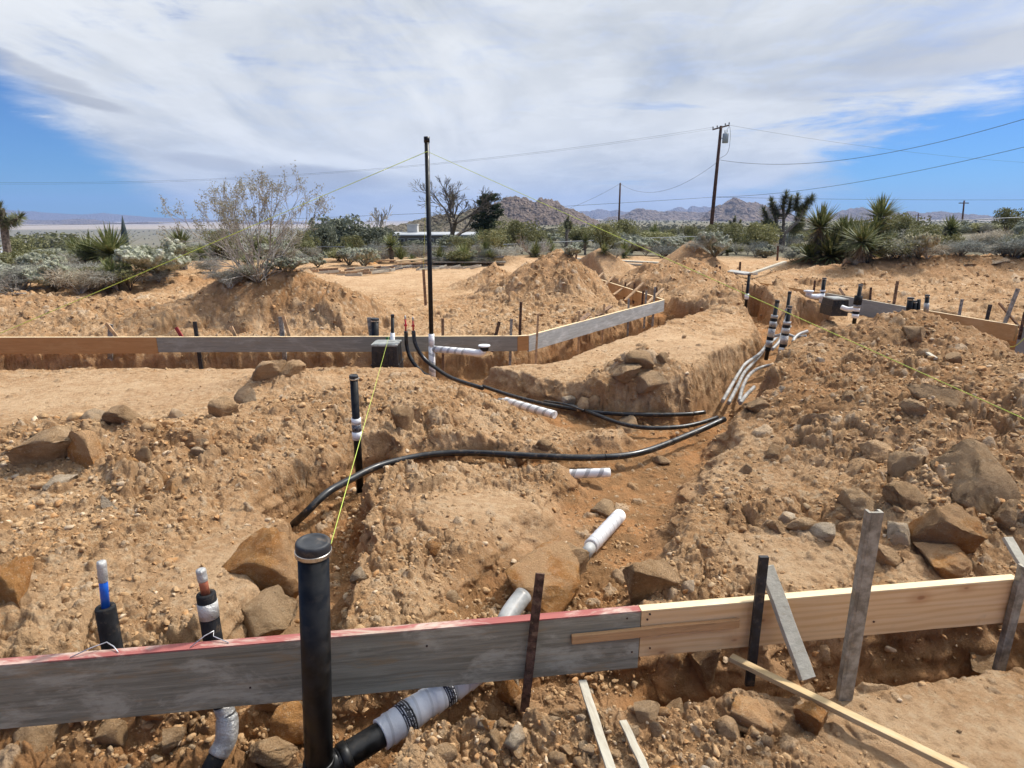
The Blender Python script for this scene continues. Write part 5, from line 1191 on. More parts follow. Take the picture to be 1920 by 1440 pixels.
def yucca(seed, heads=((0, 0, .55, .6),), n=110):
    """heads: x, y, trunk height, blade length"""
    r = np.random.RandomState(seed); G_, D_ = [], []; m = MB(); top = 0; wid = 0
    for (hx, hy, th, bl) in heads:
        c = (hx, hy, th); axis = (hx * .3, hy * .3, 1)
        G_.append(blades(r, c, axis, n, bl, .045, (0.0, 1.85), .08))
        D_.append(blades(r, (hx * .97, hy * .97, th - .05), axis, int(n * .45), bl * .62, .035, (1.9, 2.9), .15, 2))
        m.tube([(hx * .4, hy * .4, -.1), (hx * .8, hy * .8, th * .55), c], [.10, .09, .07], 7); top = max(top, th + bl * .95); wid = max(wid, abs(hx) + bl)
    g, d_2 = merge(G_), merge(D_)
    return {'blades': mesh_np('yucca_blades', g[0], g[1], L_['yucca']), 'dead_skirt': mesh_np('yucca_skirt', d_2[0], d_2[1], L_['dead']), 'trunk': m.mesh('yucca_trunk', L_['bark'])}, top, 2 * wid
def cholla(seed, mat_='cholla', n=260):
    r = np.random.RandomState(seed); m = MB(); m2 = MB(); tips = []
    def grow(p, d, L, lev):
        q = p + d * L; (m2 if lev < 2 else m).tube([tuple(p), tuple((p + q) / 2 + r.normal(size=3) * .01), tuple(q)], [.028 if lev < 2 else .030, .030 if lev < 2 else .040, .024 if lev < 2 else .022], 6)
        tips.append((p, q))
        if lev >= 5: return
        for _ in range(3 if lev in (1, 2) else 2):
            dd = d + r.normal(size=3) * .62; dd[2] = abs(dd[2]) * .75 + .16; dd /= np.linalg.norm(dd); grow(q, dd, L * r.uniform(.72, .95) * (.95 if lev else .9), lev + 1)
    for i in range(5):
        a = 6.283 * i / 5 + r.uniform(-.3, .3); d = np.array([math.cos(a) * .8, math.sin(a) * .8, .75]); d /= np.linalg.norm(d); grow(np.zeros(3), d, r.uniform(.14, .20), 0)
    # spine fuzz
    n = 5200; k = r.randint(0, len(tips), n); P0 = np.array([t[0] for t in tips]); P1 = np.array([t[1] for t in tips]); t = r.uniform(0, 1, n)[:, None]
    keep = P1[k][:, 2] > .2; k, t = k[keep], t[keep]; dd = rdir(r, len(k)); C = P0[k] * (1 - t) + P1[k] * t + dd * .045; W_ = np.cross(dd, rdir(r, len(k))); W_ /= np.linalg.norm(W_, axis=1)[:, None]
    top = max(q[1][2] for q in tips); wid = 2 * np.percentile(np.abs(np.array([q[1][:2] for q in tips])), 97)
    return {'spiny_joints': m.mesh('cholla_joints', L_[mat_]), 'stem': m2.mesh('cholla_stem', L_['cholla_d']), 'spines': quads_mesh('cholla_spines', C, dd * .026, W_ * .004, L_[mat_], .6)}, top, wid
def twiggy(seed, bark, trunk=.05, L0=.9, levels=6, split=3, spread=.55, up=.25, leaf=None, stems=1, base_spread=0.0, shrink=.74, leaf_n=3, leaf_s=.03, min_r=.003, curve=.12):
    r = np.random.RandomState(seed); m = MB(); ends = []; allp = []
    def grow(p, d, L, rad, lev):
        k = 3; pts = [p]; dd = d.copy()
        for _ in range(k):
            dd = dd + r.normal(size=3) * curve; dd[2] += up * .12; dd /= np.linalg.norm(dd); pts.append(pts[-1] + dd * L / k)
        m.tube([tuple(q) for q in pts], [max(min_r, rad * (1 - .3 * i / k)) for i in range(k + 1)], 5 if lev < 2 else 3, False); allp.append(pts[-1])
        if lev >= levels: ends.append((pts[-1], dd)); ends.append((pts[-2], dd)); return
        for i in range(split if r.uniform() < .75 else split - 1):
            nd = dd + rdir(r, 1)[0] * spread * (1.0 if i else .45); nd[2] += up * .35; nd /= np.linalg.norm(nd); grow(pts[-1 if r.uniform() < .7 else -2], nd, L * shrink * r.uniform(.8, 1.15), rad * .62, lev + 1)
    for i in range(stems):
        a = 6.283 * i / stems + r.uniform(-.3, .3); d = np.array([math.cos(a) * base_spread, math.sin(a) * base_spread, 1.0]); d /= np.linalg.norm(d); grow(np.array([math.cos(a) * .05 * (stems > 1), math.sin(a) * .05 * (stems > 1), -.06]), d, L0 * r.uniform(.8, 1.1), trunk, 0)
    parts = {'branches': m.mesh('branches', L_[bark])}
    if leaf:
        E = np.array([e[0] for e in ends]); n = len(E) * leaf_n; C = np.repeat(E, leaf_n, 0) + r.normal(size=(n, 3)) * leaf_s * 2.2; U = rdir(r, n) * leaf_s; W_ = np.cross(U, rdir(r, n)); W_ /= np.linalg.norm(W_, axis=1)[:, None]; parts['leaves'] = quads_mesh('leaves', C, U, W_ * leaf_s * .5, L_[leaf], .4)
    A_ = np.array(allp); return parts, float(np.percentile(A_[:, 2], 99)), float(np.percentile(A_[:, 0], 98) - np.percentile(A_[:, 0], 2))
def joshua(seed, skel, tuft=.30, nb_=130):
    """skel: list of polylines (points, radius); the last point of each carries a tuft"""
    r = np.random.RandomState(seed); m = MB(); G_ = []; D_ = []
    for pts, rad, tf in skel:
        cp_ = catmull(pts, 4); m.tube(cp_, rad if not isinstance(rad, list) else [float(np.interp(i_, np.linspace(0, len(cp_) - 1, len(rad)), rad)) for i_ in range(len(cp_))], 8)
        if tf:
            e = np.array(pts[-1], float); ax_ = e - np.array(pts[-2], float); ax_ /= np.linalg.norm(ax_)
            for s_ in (0, .25, .5, .8, 1.1): G_.append(blades(r, e - ax_ * s_ * tf * 1.6, ax_, nb_ // 2, tf, .034, (.05 if s_ == 0 else .8, 2.0), .03, 2))
            D_.append(blades(r, e - ax_ * tf * 1.2, ax_, nb_ // 3, tf * .7, .022, (1.7, 2.8), .05, 2))
    g, d_2 = merge(G_), merge(D_)
    return {'trunk': m.mesh('joshua_trunk', L_['bark']), 'leaf_tufts': mesh_np('joshua_tufts', g[0], g[1], L_['joshua']), 'dead_leaves': mesh_np('joshua_dead', d_2[0], d_2[1], L_['dead'])}
def conifer(seed, H=5.5, Rr=2.0, n=9000, leaf='pine'):
    r = np.random.RandomState(seed); m = MB(); m.tube([(0, 0, -.2), (.05, 0, H * .5), (0, .05, H * .96)], [.16, .10, .03], 7); Cs, Us = [], []
    for i in range(58):
        z = H * (.14 + .84 * (i / 58)); a = r.uniform(0, 6.28); L = Rr * (1.05 - (z / H) * .72) * r.uniform(.45, 1.12); d = np.array([math.cos(a), math.sin(a), r.uniform(.1, .5)])
        m.tube([(0, 0, z), tuple(np.array([0, 0, z]) + d * L)], [.035, .01], 4, False)
        k = n // 58; t = r.uniform(.25, 1.08, k); C = np.array([0, 0, z]) + d * (L * t)[:, None] + r.normal(size=(k, 3)) * np.array([.20, .20, .13]) * (.6 + .6 * (1 - t))[:, None]; Cs.append(C)
    C = np.concatenate(Cs); U = rdir(r, len(C)) * .075; W_ = np.cross(U, rdir(r, len(C))); W_ /= np.linalg.norm(W_, axis=1)[:, None]
    return {'trunk': m.mesh('pine_trunk', L_['bark_dark']), 'crown': quads_mesh('pine_crown', C, U, W_ * .035, L_[leaf], .4)}, H, 2 * Rr
def plant(name, label, cat, parts, p, s, rot=0.0, group=None):
    rt = empty(name, p); rt.scale = s if isinstance(s, tuple) else (s, s, s); rt.rotation_euler = (0, 0, rot); tag(rt, label, cat, group)
    for k, me in parts.items(): link(k, me, rt)
    return rt
def spot(px, py):
    p = hit(px, py)
    return p
def put(name, label, cat, proto, px, pyb, wpx, hpx, rot=None, group=None, Y=None):
    parts, H, W_ = proto; p = spot(px, pyb) if Y is None else Vector((at_y(px, pyb, Y).x, Y, hz(at_y(px, pyb, Y).x, Y)))
    k = pxm(p); 
    top = at_y(px, pyb - hpx, p.y); h = max(.2, top.z - p.z)
    return plant(name, label, cat, parts, p, (wpx / k / W_, wpx / k / W_, h / H), random.Random(label + str(px)).uniform(0, 6) if rot is None else rot, group)
B_cre = [bush(k, L_['creosote'], 1700, 12, .022, 1.0, False, 'bark_dark') for k in (1, 2, 3)]
B_jun = [bush(k, L_['juniper'], 2600, 14, .026, 1.05) for k in (11, 12)]
B_gry = [bush(k, L_['burs'], 1300, 8, .024, .75, True, 'bark_pale') for k in (21, 22, 23)]
B_blu = [bush(k, L_['bluegrey'], 1500, 9, .022, .7, True) for k in (31, 32)]
B_str = [bush(k, L_['straw'], 1200, 8, .03, .7, True, 'bark_pale') for k in (41,)]
Y1 = yucca(51, ((0, 0, .42, .7),), 230); Y2 = yucca(52, ((-.15, 0, .25, .65), (.3, .1, .5, .65)), 190); Y3 = yucca(53, ((0, 0, .78, .62),), 210); Y0 = yucca(54, ((0, 0, .10, .7),), 200); Y4 = yucca(55, ((.12, 0, 1.15, .72), (-.30, .1, .70, .6), (0, -.15, .3, .6)), 210)
K_c = [cholla(61), cholla(62), cholla(63)]; K_y = [cholla(64, 'cholla_y')]
# the large bare shrub on the left, in front of everything
hero = twiggy(71, 'bark_pale', .024, 1.05, 4, 3, .55, .24, 'seed', 9, .80, .72, 7, .020, .0045, .14)
low = twiggy(72, 'bark_pale', .016, .75, 3, 3, .55, .02, None, 20, 1.15, .74, 3, .02, .0038, .12)
hero[0]['lower_twigs'] = low[0]['branches']
put('bare_shrub', 'large open shrub with bare pale branches and dry seed heads left of the vent', 'shrub', hero, 486, 528, 250, 200, .4)
YUC = [(160, 508, 100, 68, Y2, 'broad yucca with dense stiff blades at the left'), (214, 512, 112, 84, Y1, 'tall round yucca right of the broad one at the left'), (345, 505, 64, 74, Y3, 'small trunked yucca beside the bare shrub'),
       (735, 493, 40, 52, Y3, 'twin headed yucca left of the vent pipe'), (752, 492, 30, 34, Y0, 'low green yucca at the foot of the twin headed one'), (872, 494, 56, 40, Y0, 'low spreading yucca right of the vent pipe'), (825, 494, 36, 34, Y0, 'small yucca close to the vent pipe'),
       (1531, 488, 78, 100, Y3, 'tall trunked yucca on the left of the big yucca clump'), (1640, 484, 98, 112, Y4, 'tallest yucca with a leaning head on the right of the clump'), (1588, 486, 92, 74, Y1, 'middle yucca of the big clump with upright blades'),
       (1557, 492, 96, 66, Y0, 'low wide yucca at the front of the big clump'), (1517, 490, 76, 44, Y0, 'small low yucca at the left foot of the big clump'), (1618, 492, 100, 78, Y2, 'bushy yucca at the right front of the big clump'), (1575, 478, 60, 70, Y3, 'yucca half hidden at the back of the big clump'),
       (1775, 470, 52, 62, Y3, 'yucca standing alone right of the pale cholla'), (1097, 478, 20, 40, Y3, 'small brown skirted yucca in the far scrub'), (1132, 480, 26, 26, Y0, 'small green yucca by the distant long plank'), (1222, 462, 40, 44, Y2, 'dark skirted yucca behind the white chollas'), (910, 476, 46, 46, Y2, 'yucca cluster below the dark pine')]
for (px, pb, w_, h_, pr, lab) in YUC: put('yucca', lab, 'yucca', pr, px, pb, w_ * 1.4, h_ * 1.08)
CH = [(300, 522, 128, 74, 0, 'large dense silver cholla in front of the bare shrub'), (112, 500, 78, 34, 1, 'low pale cholla left of the yuccas'), (655, 498, 40, 34, 2, 'pale cholla at the edge of the cleared ground left of the vent'), (596, 502, 36, 26, 0, 'small silver cholla by the stick pile'),
      (683, 500, 48, 36, 1, 'silver cholla behind the wood scraps'), (1178, 478, 64, 34, 0, 'wide white cholla in front of the thin pole'), (1205, 470, 36, 26, 2, 'small white cholla beside the wide white one'), (1340, 482, 62, 48, 1, 'big white cholla in front of the utility pole'), (1275, 458, 26, 18, 2, 'small distant white cholla left of the utility pole'),
      (1480, 462, 34, 30, 0, 'white cholla left of the big yucca clump'), (1465, 465, 22, 12, 2, 'tiny white cholla near the lone brown stake'), (1433, 460, 34, 22, 1, 'white cholla right of the three round grey bushes'), (1690, 458, 60, 26, 2, 'whitish cholla behind the yellow one'),
      (1912, 446, 40, 32, 0, 'pale cholla at the right edge'), (1072, 482, 34, 26, 0, 'grey cholla right of the bleached branches'), (1660, 470, 40, 28, 1, 'pale cholla just right of the yucca clump'), (540, 515, 70, 34, 2, 'silver cholla behind the bare shrub')]
for (px, pb, w_, h_, k, lab) in CH: put('cholla', lab, 'cactus', K_c[k], px, pb, w_, h_)
put('cholla', 'yellowish cream cholla bush right of the yucca clump', 'cactus', K_y[0], 1722, 484, 58, 48)
GB = [(150, 552, 120, 50, B_str[0], 'straw coloured dry bush at the left'), (222, 545, 100, 40, B_gry[0], 'pale grey tangled bush below the left yuccas'), (432, 545, 60, 38, B_gry[1], 'light grey bush at the end of the left berm'), (40, 545, 120, 46, B_gry[2], 'grey twiggy bush at the left edge'),
      (60, 520, 90, 50, B_cre[0], 'green bush at the left edge'), (1380, 478, 24, 22, B_gry[0], 'left one of three round grey bushes beyond the slab'), (1402, 478, 22, 19, B_gry[1], 'middle one of three round grey bushes beyond the slab'), (1426, 479, 28, 23, B_gry[2], 'right one of three round grey bushes beyond the slab'),
      (1300, 478, 46, 28, B_gry[1], 'grey brown bush left of the big white cholla'), (1668, 486, 54, 28, B_gry[0], 'grey bush between the yuccas and the yellow cholla'), (1800, 480, 106, 30, B_blu[0], 'wide blue grey bush on the right'), (1900, 484, 90, 44, B_blu[1], 'blue grey bush at the right edge'),
      (1855, 470, 80, 40, B_str[0], 'dry straw bush near the right edge'), (700, 488, 50, 30, B_blu[0], 'grey blue bush behind the wood scraps'), (640, 492, 60, 26, B_cre[1], 'green low bush behind the stick pile'), (940, 486, 70, 24, B_gry[2], 'grey bush right of the low yucca'),
      (1240, 484, 60, 24, B_blu[1], 'grey bush in front of the white chollas'), (1155, 484, 40, 18, B_gry[0], 'small grey bush near the long plank'), (1484, 492, 40, 22, B_blu[0], 'dark dry bush at the left foot of the yuccas'), (790, 488, 60, 30, B_gry[0], 'pale grey bush behind the vent'),
      (1010, 480, 40, 26, B_gry[1], 'grey bush beside the bleached branches'), (90, 470, 150, 34, B_cre[2], 'green scrub bush behind the joshua tree')]
for (px, pb, w_, h_, pr, lab) in GB: put('bush', lab, 'bush', pr, px, pb, w_, h_)
put('bare_shrub', 'bleached white bare branches in the middle distance', 'shrub', twiggy(81, 'bark_pale', .03, .5, 4, 3, .7, .12, None, 6, 1.1, .72), 1000, 482, 74, 44)
put('bare_shrub', 'tangled white bare branches at the left edge', 'shrub', twiggy(82, 'bark_pale', .03, .5, 4, 3, .8, .0, None, 6, 1.6, .72), 26, 552, 130, 50)
# thickets that hide the ground behind the dug area
r7 = np.random.RandomState(21)
for x0, x1, y0, y1, n_, where, ws in ((-20, 250, 505, 552, 26, 'in the thicket along the left edge of the site', (50, 100)), (230, 480, 505, 535, 14, 'around the foot of the large open shrub', (40, 70)), (560, 960, 480, 497, 26, 'in the row of scrub behind the stacked lumber', (26, 54)),
                                     (960, 1330, 474, 486, 24, 'in the row of scrub beyond the dirt piles', (24, 50)), (1640, 1930, 468, 488, 22, 'in the scrub on the right bank', (40, 80)), (1340, 1500, 470, 480, 8, 'in the scrub left of the yucca clump', (22, 36))):
    for i in range(n_):
        px = r7.uniform(x0, x1); pb = r7.uniform(y0, y1); k = int(r7.choice(6, p=(.34, .18, .12, .14, .12, .10)))
        pr, nm, cat, tone, hr = ((B_gry[i % 3], 'bush', 'bush', 'pale grey dry bush', .45), (B_blu[i % 2], 'bush', 'bush', 'blue grey bush', .42), (B_str[0], 'bush', 'bush', 'straw coloured dry bush', .42), (B_cre[i % 3], 'bush', 'bush', 'olive green bush', .6), (K_c[i % 3], 'cholla', 'cactus', 'silvery cholla', .55), ((Y0, Y1)[i % 2], 'yucca', 'yucca', 'spiky green yucca', .7))[k]
        if x0 < 0 and k == 0 and i % 2: pr = B_gry[2]
        w_ = r7.uniform(*ws)
        if x0 >= 560 and x0 < 1600 and spot(px, pb).y < 20.5: continue
        put(nm, '%s %s' % (tone, where), cat, pr, px, pb, w_, w_ * hr * r7.uniform(.8, 1.2), None, '%ss %s' % (nm if nm != 'bush' else tone.replace(' bush', ' bushe'), where))
# trees standing behind
JS = [([(0, 0, -.2), (.05, 0, .9), (.12, .0, 1.9), (.10, 0, 2.35)], .135, .36), ([(.12, 0, 1.75), (.4, .05, 1.85), (.72, .05, 1.98)], .11, .34)]
pj = at_y(18, 498, 20.5); pj.z = hz(pj.x, pj.y); kj = (at_y(12, 378, 20.5).z - pj.z) / 2.6
plant('joshua_tree', 'young joshua tree with one side arm at the left edge', 'joshua tree', joshua(91, JS), pj, kj)
def jbig(seed):
    r = np.random.RandomState(seed); sk = [([(0, 0, -.2), (0, 0, .6), (0, 0, 1.0)], .17, 0)]
    for pts in ([(0, .9), (-.6, 1.45), (-1.15, 1.8), (-1.35, 2.25)], [(-.6, 1.45), (-.75, 2.2), (-.95, 2.75)], [(0, 1.0), (-.1, 1.8), (-.3, 2.6), (-.2, 3.1)], [(-.1, 1.8), (.25, 2.3), (.3, 2.85)], [(0, .9), (.6, 1.4), (1.0, 1.8), (1.1, 2.4), (1.45, 2.95)],
                [(1.0, 1.8), (1.5, 1.95), (1.75, 2.35)], [(1.1, 2.3), (.8, 2.7), (.75, 3.0)], [(-.3, 1.2), (-.9, 1.3), (-1.5, 1.55)], [(.5, 1.3), (.9, 1.25), (1.35, 1.45)], [(-.2, 2.0), (-.55, 2.1), (-.6, 2.5)]):
        yy = r.uniform(-.6, .6); sk.append(([(x_, yy * i / len(pts), z_) for i, (x_, z_) in enumerate(pts)], [.095, .08, .07, .065, .06][:len(pts)], .40))
    return joshua(seed, sk, nb_=230)
pj = at_y(1466, 456, 36); pj.z = hz(pj.x, pj.y); kj = (at_y(1470, 360, 36).z - pj.z) / 3.3
plant('joshua_tree', 'large many branched joshua tree left of the yucca clump', 'joshua tree', jbig(92), pj, kj, .5)
J2 = [([(0, 0, -.2), (0, 0, 1.2), (.1, 0, 2.2)], .12, .3), ([(0, 0, 1.1), (.4, 0, 1.4), (.55, 0, 1.9)], .09, .28), ([(0, 0, 1.5), (-.25, 0, 1.9)], .08, .25)]
for i, (px, pt, pb, Y, lab) in enumerate([(1372, 403, 450, 48, 'slim dark joshua tree right of the utility pole'), (1062, 404, 470, 40, 'feathery joshua tree in the middle distance scrub'), (1352, 418, 440, 90, 'tiny joshua tree near the foot of the utility pole'), (44, 448, 498, 30, 'small dark joshua tree behind the one at the left edge')]):
    pj = at_y(px, pb, Y); pj.z = hz(pj.x, pj.y); plant('joshua_tree', lab, 'joshua tree', joshua(95 + i, J2), pj, (at_y(px, pt, Y).z - pj.z) / 2.45, i)
def stand(name, lab, cat, pr, px, pt, wpx, Y, rot=0):
    p = at_y(px, 450, Y); p.z = hz(p.x, p.y); parts, H, W_ = pr; k = pxm(p); h = at_y(px, pt, Y).z - p.z
    return plant(name, lab, cat, parts, p, (wpx / k / W_, wpx / k / W_, h / H), rot)
stand('pine_tree', 'dark pine tree right of the vent before the rocky hill', 'pine tree', conifer(101, 5.5, 2.0, 14000), 916, 364, 84, 48)
bt_ = twiggy(102, 'bark', .17, 1.2, 7, 3, .62, .16, None, 1, 0, .77, 3, .03, .008, .14)
stand('bare_tree', 'wide bare tree with fine twigs right of the vent', 'tree', bt_, 835, 337, 140, 50, .4)
stand('bare_tree', 'small pale bare tree in the distance left of the vent', 'tree', twiggy(103, 'bark_pale', .10, 1.2, 5, 3, .6, .2, None, 1, 0, .75, 3, .03, .012), 694, 384, 78, 70, 1)
pt_ = conifer(104, 3.2, 1.5, 5000, 'juniper')
stand('palm_tree', 'shaggy brown topped palm rising behind the bare tree', 'palm tree', yucca(105, ((0, 0, 3.6, .9),), 120), 851, 352, 36, 62)
for i, (px, pt, w_, Y, pr, lab) in enumerate([(640, 404, 96, 42, B_jun[0], 'broad grey green tree left of the vent'), (596, 420, 60, 36, B_jun[1], 'dark green tree behind the bare shrub'), (700, 426, 84, 40, B_jun[1], 'rounded grey green tree close left of the vent'), (560, 432, 60, 34, B_cre[0], 'olive bush behind the bare shrub by the shed'),
        (480, 428, 90, 38, B_cre[1], 'olive tree behind the bare shrub'), (1090, 425, 110, 44, B_cre[2], 'broad olive bush in the middle distance'), (990, 432, 80, 46, B_cre[0], 'olive bush below the rocky hill'), (1160, 436, 80, 42, B_cre[1], 'olive bush at the thin pole'),
        (1232, 434, 84, 40, B_cre[2], 'olive bush right of the thin pole'), (1410, 424, 70, 38, B_cre[0], 'yellow green bush left of the large joshua tree'), (395, 452, 90, 34, B_cre[1], 'green bush in the gap left of the bare shrub'), (940, 440, 60, 40, B_cre[2], 'olive bush at the foot of the pine'),
        (1700, 430, 90, 44, B_cre[1], 'green bush behind the yellow cholla'), (1840, 418, 120, 46, B_cre[2], 'wide green bush on the right skyline'), (1900, 408, 60, 52, B_cre[0], 'green bush on the skyline at the right edge'), (20, 470, 90, 30, B_cre[1], 'green bush at the foot of the left joshua tree'), (860, 440, 70, 38, B_jun[0], 'grey green shrub below the bare tree'), (790, 450, 60, 40, B_jun[1], 'grey green shrub behind the vent')]):
    stand('tree' if 'tree' in lab.split('left')[0] else 'bush', lab, 'tree' if 'tree' in lab.split('left')[0] else 'bush', pr, px, pt, w_, Y, i)
# scattered shrubs of the desert plain: near ones are things of their own
r6 = np.random.RandomState(77); pool = [(B_cre, 'bush', 'green creosote shrub scattered in the desert beyond the site', 'creosote shrubs of the plain', 1.3), (B_gry, 'bush', 'small grey dry shrub scattered in the desert beyond the site', 'grey shrubs of the plain', .62), (B_blu, 'bush', 'blue grey shrub scattered in the desert beyond the site', 'blue grey shrubs of the plain', .75),
                                         (K_c, 'cholla', 'pale cholla scattered in the desert beyond the site', 'chollas of the plain', .8), ([Y1, Y3], 'yucca', 'yucca scattered in the desert beyond the site', 'yuccas of the plain', 1.0), (B_str, 'bush', 'straw coloured shrub scattered in the desert beyond the site', 'straw shrubs of the plain', .5)]
cnt = 0
while cnt < 220:
    a = r6.uniform(-42, 42); d = 26 * (75 / 26) ** r6.uniform(0, 1) + (2 if a > 0 else 0); x, y = d * math.sin(R(a)), d * math.cos(R(a))
    if y < 23.5: continue
    k = int(r6.choice(6, p=(.32, .28, .14, .11, .05, .10))); P_, nm, lb, gp, s = pool[k]; pr = P_[r6.randint(len(P_))]; q = s * r6.uniform(.65, 1.3)
    if d > 45 and k in (0,): q *= 1.3
    plant(nm, lb, {'bush': 'bush', 'cholla': 'cactus', 'yucca': 'yucca'}[nm], pr[0], (x, y, hz(x, y) - .03), q / pr[1] * np.array([1, 1, 1]).tolist()[0], r6.uniform(0, 6), gp); cnt += 1
# the countless shrubs further off
n = 9000; a = np.radians(r6.uniform(-46, 46, n)); d = 70 * (2600 / 70) ** (r6.uniform(0, 1, n) ** 1.15); x = d * np.sin(a); y = d * np.cos(a); z = land(x, y, False)
cl = fbm(x, y, 1 / 140., 3, 5) > -.25; x, y, z, d = x[cl], y[cl], z[cl], d[cl]; n = len(x); s = r6.uniform(.5, 1.15, n) * (1 + d / 900.) ; m_ = 9
k = np.repeat(np.arange(n), m_); dd = rdir(r6, n * m_); dd[:, 2] = np.abs(dd[:, 2]); C = np.stack([x[k], y[k], z[k]], 1) + dd * s[k][:, None] * np.array([.85, .85, .75]) * r6.uniform(.4, 1, n * m_)[:, None]
U = rdir(r6, n * m_) * (s[k] * .42)[:, None]; W_ = np.cross(U, rdir(r6, n * m_)); W_ /= np.linalg.norm(W_, axis=1)[:, None]; W_ *= (s[k] * .30)[:, None]
far_leaf = mat('far_scrub_leaf', m_leaf((.12, .12, .07), (.21, .195, .125), .2, (.30, .275, .20)))
tag(link('desert_scrub', quads_mesh('desert_scrub', C, U, W_, far_leaf, .3)), 'countless olive and grey shrubs dotting the desert plain as far as the hills', 'scrub', kind='stuff')

# ------------------------------------------------------------------ poles and wires
M['pole'] = mat('creosoted_pole', m_plain((.115, .060, .042), .85, 0, .25, 4, .2)); M['hard'] = mat('line_hardware', m_plain((.25, .26, .27), .5, .3, .1, 9)); M['can'] = mat('transformer_paint', m_plain((.40, .43, .43), .5, 0, .08, 5)); M['cable'] = mat('power_cable', m_plain((.05, .05, .055), .6))
YP = 62.0; PB = at_y(1332, 438, YP); PB.z = hz(PB.x, PB.y) ; PT = at_y(1352, 236, YP)
rt = empty('utility_pole', PB); tag(rt, 'tall dark red wooden utility pole with a transformer right of centre', 'utility pole')
T = PT - PB; m = MB(); m.tube([(0, 0, -.5), T * .5, T], [.19, .165, .13], 12); m.build('pole_shaft', M['pole'], rt, True)
m = MB(); m.bar(T + Vector((-.75, .1, -.32)), T + Vector((.75, -.1, .05)), .12, .10); ca = m.build('crossarm', M['pole'], rt)
for f in (-.95, -.45, .5, .95):
    m = MB(); m.lathe([(.02, 0), (.07, .06), (.05, .10), (.07, .14), (.03, .22)], c=T + Vector((.75 * f, -.1 * f, -.13 + .19 * f + .06)), n=10); m.build('insulator', M['hard'], ca, True)
m = MB(); m.lathe([(.01, -1.55), (.27, -1.52), (.28, -.72), (.24, -.68), (.10, -.62), (.05, -.58)], c=T + Vector((.47, -.12, 0)), n=18); m.box(T + Vector((.2, -.05, -1.1)), (.3, .1, .08)); tf = m.build('transformer', M['can'], rt, True)
for s in (-.1, .1):
    m = MB(); m.tube([T + Vector((.47 + s, -.12, -.64)), T + Vector((.47 + s, -.12, -.38))], .04, 8); m.build('bushing', M['hard'], tf, True)
m = MB(); m.tube(catmull([T + Vector((.5, -.2, -.4)), T + Vector((.75, -.2, -.1)), T + Vector((.9, -.2, -1.2)), T + Vector((.75, -.2, -2.4)), T + Vector((.1, 0, -2.9))], 6), .016, 5); m.build('drop_lead', M['cable'], rt, True)
def pole(label, px, pt, pxb, Y, r_, arm=0.0, lean=0):
    t = at_y(px, pt, Y); b = at_y(pxb, 450, Y); b.z = hz(b.x, b.y); rt = empty('utility_pole', b); tag(rt, label, 'utility pole', None)
    m = MB(); m.tube([(0, 0, -.3), t - b], [r_, r_ * .75], 8); m.build('pole_shaft', M['pole'], rt, True)
    if arm: m = MB(); m.bar(t - b + Vector((-arm, 0, -.4)), t - b + Vector((arm, 0, -.4)), .14, .12); m.build('crossarm', M['pole'], rt)
    return t
T2 = pole('plain slim wooden pole without crossarm at the centre right', 1163, 343, 1159, 92, .15)
pole('leaning distant pole with crossarm near the right skyline', 1808, 376, 1800, 105, .15, .8)
pole('short distant pole behind the fence left of the leaning one', 1722, 400, 1718, 150, .16, .7); pole('distant pole seen just right of the yucca clump', 1684, 401, 1681, 160, .16, .8); pole('faint thin distant pole right of the pale cholla', 1744, 404, 1743, 210, .15, .7)
pole('faint distant pole left of the tall utility pole', 1302, 420, 1302, 230, .18, .8); pole('second faint distant pole left of the tall utility pole', 1279, 420, 1278, 260, .18); pole('faint distant pole right of the slim joshua tree', 1427, 412, 1427, 200, .16)
def cable(label, a, b, sag, r_=.022, n=36):
    r_ *= .68
    a, b = Vector(a), Vector(b); m = MB(); m.tube([a.lerp(b, i / n) - Vector((0, 0, sag * 4 * (i / n) * (1 - i / n))) for i in range(n + 1)], r_, 5)
    return tag(m.build('power_cable', M['cable'], None, True, origin=a), label, 'cable', None)
cable('upper pair power cable going left from the pole crossarm', PT + Vector((-.7, .1, -.1)), at_y(-500, 322, 62), 2.6, .012); cable('lower pair power cable going left from the pole crossarm', PT + Vector((-.3, .1, -.2)), at_y(-500, 326, 64), 2.6, .010)
cable('communication cable going left from the pole, crossing the vent', PT.lerp(PB, .60), at_y(-500, 424, 66), .9, .022)
cable('level cable going right from the pole at mid height', PT.lerp(PB, .60), at_y(2400, 368, 62), .3, .020)
cable('upper sagging cable rising to the right edge', PT.lerp(PB, .28), at_y(2050, 182, 34), 1.5, .024); cable('lower straight cable rising to the right edge', PT.lerp(PB, .60), at_y(2050, 243, 34), .75, .022)
cable('thin cable from the crossarm towards the right', PT + Vector((.7, -.1, .05)), at_y(2200, 310, 90), 1.2, .014)
cable('service cable sagging between the two poles', PT.lerp(PB, .30), T2 + Vector((0, 0, -.1)), 1.9, .022); cable('service cable from the slim pole down to the left', T2 + Vector((0, 0, -.1)), at_y(1000, 410, 96), .6, .022)
